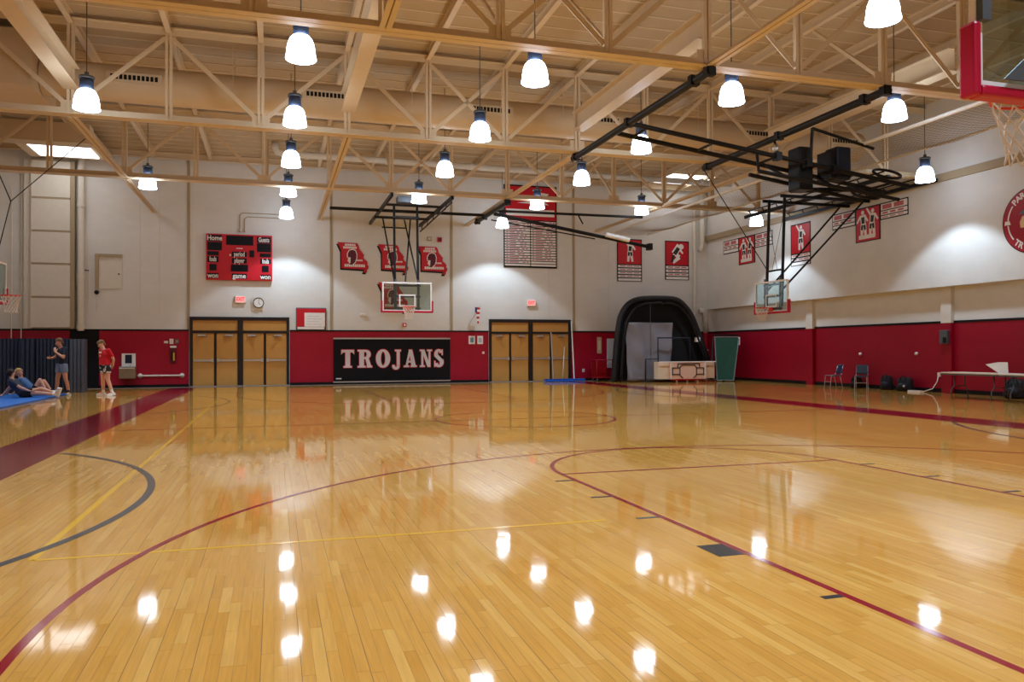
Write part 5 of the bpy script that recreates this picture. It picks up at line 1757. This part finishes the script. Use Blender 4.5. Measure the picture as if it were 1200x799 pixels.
MB().b2((PIL_X - 0.125, 19.52, 1.58), (PIL_X - 0.12, 19.66, 1.76)).build('dark_window', M_BLACK, sp_)
for y_, z_, l_ in ((23.55, 1.22, 'small round white knob on the red wall over the chairs'), (20.95, 1.24, 'tiny white plug on the red wall past the chairs')):
    t = thing('coat_hook', l_, 'wall fitting')
    MB().lathe([(0.0, 0.0), (0.06, 0.0), (0.05, 0.05), (0.0, 0.06)], (0, 0, 0), 12).build('knob', M_WHITE, t)
    t.location = (RIGHT_X - 0.008, y_, z_)
    t.rotation_euler = (0, -PI / 2, 0)

# ------------------------------------------------------------------ people
def vox(mb, name, material, parent, size, smooth=4):
    me = bpy.data.meshes.new('tmp')
    me.from_pydata(mb.v, [], mb.f)
    ob = bpy.data.objects.new('tmp', me)
    COL.objects.link(ob)
    md = ob.modifiers.new('r', 'REMESH')
    md.mode = 'VOXEL'
    md.voxel_size = size
    md.use_smooth_shade = True
    sm = ob.modifiers.new('s', 'SMOOTH')
    sm.iterations = smooth
    sm.factor = 0.5
    dg = bpy.context.evaluated_depsgraph_get()
    dg.update()
    res = bpy.data.meshes.new_from_object(ob.evaluated_get(dg))
    bpy.data.objects.remove(ob)
    res.name = name
    res.materials.clear()
    res.materials.append(material)
    o = bpy.data.objects.new(name, res)
    COL.objects.link(o)
    o.parent = parent
    return o
def cap(mb, a, b, ra, rb, n=12):
    mb.tube(a, b, ra, n, rb)
    mb.ball(a, ra, n)
    mb.ball(b, rb, n)
V = Vector
def hand(mb, wrist, d, side, s=1.0, curl=0.5):
    """palm, four fingers of two bones and a thumb; d points along the hand, side towards the thumb"""
    d = d.normalized()
    side = (side - d * side.dot(d)).normalized()
    nrm = d.cross(side)
    pc = wrist + d * 0.05 * s
    for k in (-1, 0, 1):
        cap(mb, wrist + side * 0.018 * k * s, wrist + d * 0.085 * s + side * 0.026 * k * s, 0.018 * s, 0.016 * s, 8)
    for k, ln in ((-1.5, 0.060), (-0.5, 0.074), (0.5, 0.080), (1.5, 0.072)):
        a = wrist + d * 0.088 * s + side * 0.0195 * k * s
        b = a + (d * math.cos(curl * 0.5) + nrm * math.sin(curl * 0.5)) * ln * 0.55 * s
        c = b + (d * math.cos(curl * 1.5) + nrm * math.sin(curl * 1.5)) * ln * 0.5 * s
        cap(mb, a, b, 0.0095 * s, 0.009 * s, 8)
        cap(mb, b, c, 0.009 * s, 0.0078 * s, 8)
    a = wrist + d * 0.03 * s + side * 0.03 * s
    b = a + (d * 0.6 + side * 0.7).normalized() * 0.045 * s
    c = b + (d * 0.9 + side * 0.25 + nrm * 0.2).normalized() * 0.035 * s
    cap(mb, a, b, 0.013 * s, 0.011 * s, 8)
    cap(mb, b, c, 0.011 * s, 0.009 * s, 8)

def make_person(label, loc, J, skin, shirt, shorts, shoe, sock, hair, hair_kind, face, extra=None, rz=0.0):
    """J: joints in metres relative to loc.  face: unit vector the head looks along"""
    t = thing('person', label, 'person', loc, rz)
    F = V(face).normalized()
    up = (V(J['head']) - V(J['neck'])).normalized()
    right = F.cross(up).normalized()
    up = right.cross(F).normalized()
    for k in list(J):
        J[k] = V(J[k]) if not isinstance(J[k], (int, float)) else J[k]
    m = MB()
    pel, chest, neck, head = J['pelvis'], J['chest'], J['neck'], J['head']
    hipv = (J['hipR'] - J['hipL']).normalized()
    shv = (J['shR'] - J['shL']).normalized()
    for s in (-1, 1):
        cap(m, pel + hipv * 0.06 * s, chest - (chest - pel) * 0.45 + hipv * 0.05 * s, 0.115, 0.105)
        cap(m, chest - (chest - pel) * 0.45 + shv * 0.05 * s, chest + shv * 0.075 * s, 0.105, 0.115)
        cap(m, chest + shv * 0.06 * s, neck - (neck - chest) * 0.25 + shv * 0.05 * s, 0.105, 0.06)
    cap(m, neck - (neck - chest) * 0.3, head - up * 0.06, 0.062, 0.056)
    for S in 'LR':
        cap(m, chest + (neck - chest) * 0.35, J['sh' + S], 0.07, 0.066)
        cap(m, J['sh' + S], J['el' + S], 0.058, 0.043)
        md = J['el' + S] + (J['wr' + S] - J['el' + S]) * 0.3
        cap(m, J['el' + S], md, 0.042, 0.043)
        cap(m, md, J['wr' + S], 0.043, 0.028)
        hd_ = J.get('hd' + S, J['wr' + S] - J['el' + S])
        sd = J.get('sd' + S, F)
        hand(m, J['wr' + S], hd_, sd)
        cap(m, J['hip' + S], J['kn' + S], 0.098, 0.062)
        md = J['kn' + S] + (J['an' + S] - J['kn' + S]) * 0.32
        bk = J.get('calf', V((0, 0, 0)))
        cap(m, J['kn' + S], md + bk, 0.060, 0.060)
        cap(m, md + bk, J['an' + S], 0.060, 0.040)
        toe = J['toe' + S]
        cap(m, J['an' + S], toe, 0.038, 0.03)
    # head: skull, face, jaw, nose, ears
    def hb(off, r, n=14):
        c = head + right * off[0] + F * off[1] + up * off[2]
        m.ball(c, r, n)
    hb((0, -0.012, 0.03), 0.092)
    hb((0, 0.012, 0.015), 0.086)
    hb((0, 0.03, -0.045), 0.066)
    hb((0, 0.045, -0.085), 0.042)
    cap(m, head + F * 0.088 + up * 0.015, head + F * 0.108 - up * 0.025, 0.012, 0.017, 8)
    for s in (-1, 1):
        hb((s * 0.088, -0.005, 0.0), 0.022, 8)
        hb((s * 0.04, 0.072, -0.01), 0.028, 8)
    body = vox(m, 'body', skin, t, 0.0075, 3)
    for s in (-1, 1):
        c = head + right * 0.034 * s + F * 0.092 + up * 0.018
        MB().ball(c, 0.011, 8).build('eye', M_BLACK, t)
        e = MB()
        cap(e, head + right * 0.018 * s + F * 0.098 + up * 0.04, head + right * 0.05 * s + F * 0.088 + up * 0.042, 0.006, 0.005, 6)
        e.build('eyebrow', hair, t)
    e = MB()
    cap(e, head + right * 0.022 + F * 0.094 - up * 0.058, head - right * 0.022 + F * 0.094 - up * 0.058, 0.007, 0.007, 6)
    e.build('mouth', mat('lip', (150, 84, 76), 0.5), t)
    # hair: many tufts over crown and back, closed into one mass
    m = MB()
    rr_ = random.Random(hash(label) % 1000 if False else len(label))
    cnt = 70 if hair_kind == 'curly' else 46
    m.ball(head + up * 0.05 - F * 0.024, 0.102, 16)
    for k in range(cnt):
        a = rr_.uniform(0, 2 * PI)
        e_ = rr_.uniform(0.12, 1.5)
        d_ = right * math.cos(a) * math.cos(e_) + F * math.sin(a) * math.cos(e_) + up * math.sin(e_)
        if d_.dot(F) > 0.55 and d_.dot(up) < 0.55:
            continue
        m.ball(head + up * 0.03 - F * 0.012 + d_ * 0.098, rr_.uniform(0.022, 0.036) if hair_kind == 'curly' else rr_.uniform(0.018, 0.028), 8)
    for k in range(14):
        a = rr_.uniform(-1, 1)
        m.ball(head - F * 0.075 + right * 0.06 * a + up * rr_.uniform(-0.06, 0.02), 0.034, 8)
    for s in (-1, 0, 1):
        m.ball(head + F * 0.07 + up * 0.088 + right * 0.035 * s, 0.028, 8)
    vox(m, 'hair', hair, t, 0.009, 1)
    # shirt
    m = MB()
    hem = pel - (chest - pel).normalized() * 0.02
    for s in (-1, 1):
        m.tube(hem + hipv * 0.07 * s, chest - (chest - pel) * 0.4 + hipv * 0.062 * s, 0.135, 14, 0.126)
        cap(m, chest - (chest - pel) * 0.42 + shv * 0.062 * s, chest + shv * 0.082 * s, 0.125, 0.128)
        cap(m, chest + shv * 0.07 * s, neck - (neck - chest) * 0.35 + shv * 0.06 * s, 0.118, 0.068)
    for S in 'LR':
        cap(m, chest + (neck - chest) * 0.33, J['sh' + S], 0.083, 0.070)
        m.tube(J['sh' + S], J['sh' + S] + (J['el' + S] - J['sh' + S]) * 0.72, 0.068, 12, 0.066)
    so = vox(m, 'shirt', shirt, t, 0.010, 4)
    # shorts
    m = MB()
    for s, S in ((-1, 'L'), (1, 'R')):
        m.tube(pel + hipv * 0.065 * s + (chest - pel).normalized() * 0.10, pel + hipv * 0.068 * s - (chest - pel).normalized() * 0.04, 0.128, 14, 0.136)
        m.ball(J['hip' + S], 0.126, 14)
        m.tube(J['hip' + S], J['hip' + S] + (J['kn' + S] - J['hip' + S]) * J.get('shl', 0.62), 0.122, 14, 0.108)
    vox(m, 'shorts', shorts, t, 0.010, 4)
    for S in 'LR':
        an, kn, toe = J['an' + S], J['kn' + S], J['toe' + S]
        sv = (kn - an).normalized()
        MB().tube(an - sv * 0.01, an + sv * J.get('sockh', 0.09), 0.046, 12, 0.047).build('sock', sock, t)
        fd = (toe - an)
        fd = (fd - sv * fd.dot(sv)).normalized()
        m = MB()
        heel = an - sv * 0.045 - fd * 0.045
        cap(m, heel, heel + fd * 0.19, 0.042, 0.040, 12)
        cap(m, heel + fd * 0.10, heel + fd * 0.225, 0.043, 0.034, 12)
        cap(m, heel + fd * 0.03, an + sv * 0.01, 0.044, 0.047, 12)
        sh = vox(m, 'shoe', shoe, t, 0.008, 2)
        MB().beam(heel - sv * 0.038 - fd * 0.035, heel - sv * 0.038 + fd * 0.25, 0.085, 0.018, up=sv).build('sole', M_PRINTW, sh)
    if extra:
        extra(t, J, F, right, up)
    return t

SK1 = mat('skin_fair', (222, 168, 142), 0.5)
SK2 = mat('skin_tan', (206, 148, 118), 0.5)
H_BLOND = mat('hair_blond', (186, 146, 96), 0.7, bump=0.5, bscale=60)
H_BROWN = mat('hair_brown', (120, 94, 60), 0.7, bump=0.5, bscale=60)
H_DARK = mat('hair_dark', (46, 34, 30), 0.7, bump=0.5, bscale=60)
H_SAND = mat('hair_sandy', (112, 78, 54), 0.7, bump=0.5, bscale=60)
S_NAVY = mat('shirt_navy', (24, 30, 46), 0.8)
S_RED = mat('shirt_red', (204, 20, 36), 0.8)
S_BLUE = mat('shirt_blue', (74, 110, 158), 0.8)
S_CHAR = mat('shirt_charcoal', (52, 60, 74), 0.8)
P_GREY = mat('shorts_greyblue', (112, 130, 152), 0.8)
P_BLK = mat('shorts_black', (24, 24, 30), 0.8)
P_CAMO = bpy.data.materials.new('shorts_splash')
P_CAMO.use_nodes = True
_n = P_CAMO.node_tree
_t = _n.nodes.new('ShaderNodeTexNoise')
_t.inputs['Scale'].default_value = 9.0
_tc = _n.nodes.new('ShaderNodeTexCoord')
_n.links.new(_tc.outputs['Object'], _t.inputs['Vector'])
_r = _n.nodes.new('ShaderNodeValToRGB')
_r.color_ramp.interpolation = 'CONSTANT'
_r.color_ramp.elements[0].color = lin((24, 24, 30))
_r.color_ramp.elements[1].position = 0.54
_r.color_ramp.elements[1].color = lin((214, 208, 206))
_n.links.new(_t.outputs['Fac'], _r.inputs[0])
_n.links.new(_r.outputs[0], _n.nodes['Principled BSDF'].inputs['Base Color'])
_n.nodes['Principled BSDF'].inputs['Roughness'].default_value = 0.8
SH_W = mat('shoe_white', (226, 226, 226), 0.5)
SH_G = mat('shoe_greygreen', (170, 184, 150), 0.5)
K_W = mat('sock_white', (232, 230, 228), 0.8)
K_B = mat('sock_black', (26, 26, 30), 0.8)

# standing, arms crossed with one hand at the chin, facing left
def badge(t, J, F, right, up):
    pass
make_person('standing person in navy shirt with hand at chin', (-6.52, 28.2, 0), {
    'pelvis': (0.02, 0, 1.02), 'chest': (0.02, 0, 1.38), 'neck': (0.0, -0.01, 1.55), 'head': (-0.05, -0.03, 1.70),
    'hipL': (-0.05, 0.08, 0.95), 'hipR': (0.09, -0.08, 0.95), 'shL': (-0.10, 0.15, 1.50), 'shR': (0.15, -0.13, 1.50),
    'elL': (-0.20, 0.16, 1.24), 'wrL': (-0.26, -0.06, 1.20), 'hdL': (-0.3, -0.6, 0.05), 'sdL': (0, 0, 1),
    'elR': (0.12, -0.26, 1.22), 'wrR': (-0.12, -0.20, 1.40), 'hdR': (-0.15, 0.2, 0.8), 'sdR': (0.6, 0, 0),
    'knL': (-0.12, 0.06, 0.52), 'knR': (0.16, -0.12, 0.52), 'anL': (-0.18, 0.08, 0.09), 'anR': (0.24, -0.10, 0.09),
    'toeL': (-0.33, 0.0, 0.04), 'toeR': (0.24, -0.26, 0.04), 'calf': V((0.015, 0.01, 0)), 'shl': 0.50}, SK2, S_NAVY, P_GREY, SH_G, K_B, H_SAND, 'short', (-0.85, -0.45, -0.28))
def chest_print(t, J, F, right, up):
    c = J['chest']
    n = V((-0.35, -1.0, 0)).normalized()
    sx = V((0, 0, 1)).cross(n)
    for dz, w in ((0.06, 0.15), (-0.05, 0.05)):
        p = c + n * 0.135 + V((0, 0, dz))
        MB().beam(p - sx * w / 2, p + sx * w / 2, 0.05, 0.012, up=n).build('chest_print', M_PRINTW, t)
make_person('standing person in red shirt looking down by the red wall', (-5.17, 27.75, 0), {
    'pelvis': (0.0, 0, 0.98), 'chest': (-0.02, 0, 1.32), 'neck': (-0.04, -0.02, 1.49), 'head': (-0.10, -0.05, 1.63),
    'hipL': (-0.09, 0.02, 0.91), 'hipR': (0.10, -0.02, 0.91), 'shL': (-0.19, 0.02, 1.44), 'shR': (0.17, -0.02, 1.44),
    'elL': (-0.22, 0.16, 1.17), 'wrL': (-0.05, 0.22, 1.0), 'hdL': (0.6, 0.1, -0.3), 'sdL': (0, 0, 1),
    'elR': (0.26, 0.08, 1.16), 'wrR': (0.16, 0.16, 0.95), 'hdR': (-0.5, 0.2, -0.4), 'sdR': (0, 0, 1),
    'knL': (-0.06, -0.02, 0.50), 'knR': (0.15, -0.03, 0.50), 'anL': (-0.08, 0.02, 0.09), 'anR': (0.30, 0.0, 0.09),
    'toeL': (-0.16, -0.11, 0.04), 'toeR': (0.26, -0.15, 0.04), 'shl': 0.48, 'sockh': 0.13}, SK1, S_RED, P_CAMO, SH_W, K_W, H_BROWN, 'curly', (-0.31, -0.88, -0.42), chest_print, -0.6)
# seated on the mat, front one with dark hair
make_person('seated person in charcoal shirt with dark hair on the mat', (-7.17, 26.7, 0.045), {
    'pelvis': (0.0, 0, 0.12), 'chest': (-0.24, 0.0, 0.40), 'neck': (-0.33, 0.0, 0.56), 'head': (-0.34, 0.03, 0.71),
    'hipL': (0.03, 0.10, 0.115), 'hipR': (0.03, -0.10, 0.115), 'shL': (-0.28, 0.19, 0.50), 'shR': (-0.30, -0.19, 0.50),
    'elL': (-0.45, 0.27, 0.28), 'wrL': (-0.62, 0.28, 0.06), 'hdL': (-0.5, 0.1, -0.1), 'sdL': (0, -1, 0),
    'elR': (-0.02, -0.24, 0.30), 'wrR': (0.20, -0.22, 0.20), 'hdR': (0.6, 0.1, -0.1), 'sdR': (0, 1, 0),
    'knL': (0.44, 0.10, 0.24), 'knR': (0.46, -0.16, 0.12), 'anL': (0.86, 0.06, 0.09), 'anR': (0.88, -0.10, 0.08),
    'toeL': (0.92, 0.05, 0.26), 'toeR': (0.96, -0.13, 0.24), 'shl': 0.5, 'sockh': 0.10}, SK1, S_CHAR, P_BLK, SH_W, K_W, H_DARK, 'curly', (0.5, 0.85, 0.05))
make_person('seated person in blue shirt with blond hair and raised knee', (-7.15, 27.65, 0.045), {
    'pelvis': (0.0, 0, 0.12), 'chest': (-0.26, 0.0, 0.40), 'neck': (-0.36, 0.0, 0.56), 'head': (-0.39, -0.02, 0.71),
    'hipL': (0.03, 0.10, 0.115), 'hipR': (0.03, -0.10, 0.115), 'shL': (-0.31, 0.19, 0.50), 'shR': (-0.33, -0.19, 0.50),
    'elL': (-0.50, 0.26, 0.28), 'wrL': (-0.62, 0.28, 0.06), 'hdL': (-0.5, 0.1, -0.1), 'sdL': (0, -1, 0),
    'elR': (-0.56, -0.24, 0.28), 'wrR': (-0.72, -0.24, 0.06), 'hdR': (-0.5, -0.1, -0.1), 'sdR': (0, 1, 0),
    'knL': (0.24, 0.16, 0.44), 'knR': (0.20, -0.12, 0.48), 'anL': (0.46, 0.16, 0.09), 'anR': (0.40, -0.12, 0.09),
    'toeL': (0.61, 0.16, 0.04), 'toeR': (0.55, -0.14, 0.04), 'shl': 0.5}, SK1, S_BLUE, P_BLK, SH_W, K_B, H_BLOND, 'curly', (0.75, -0.65, 0.1))
bt = thing('drink_bottle', 'small dark red bottle standing behind the outstretched feet', 'bottle', (-6.62, 28.1, 0.045))
MB().lathe([(0.0, 0.0), (0.035, 0.0), (0.036, 0.02), (0.036, 0.14), (0.03, 0.17), (0.016, 0.19), (0.0, 0.19)], n=16).build('bottle_body', mat('bottle_red', (96, 30, 44), 0.3), bt)
MB().tube((0, 0, 0.188), (0, 0, 0.22), 0.017, 12).build('cap', M_BLACK, bt)
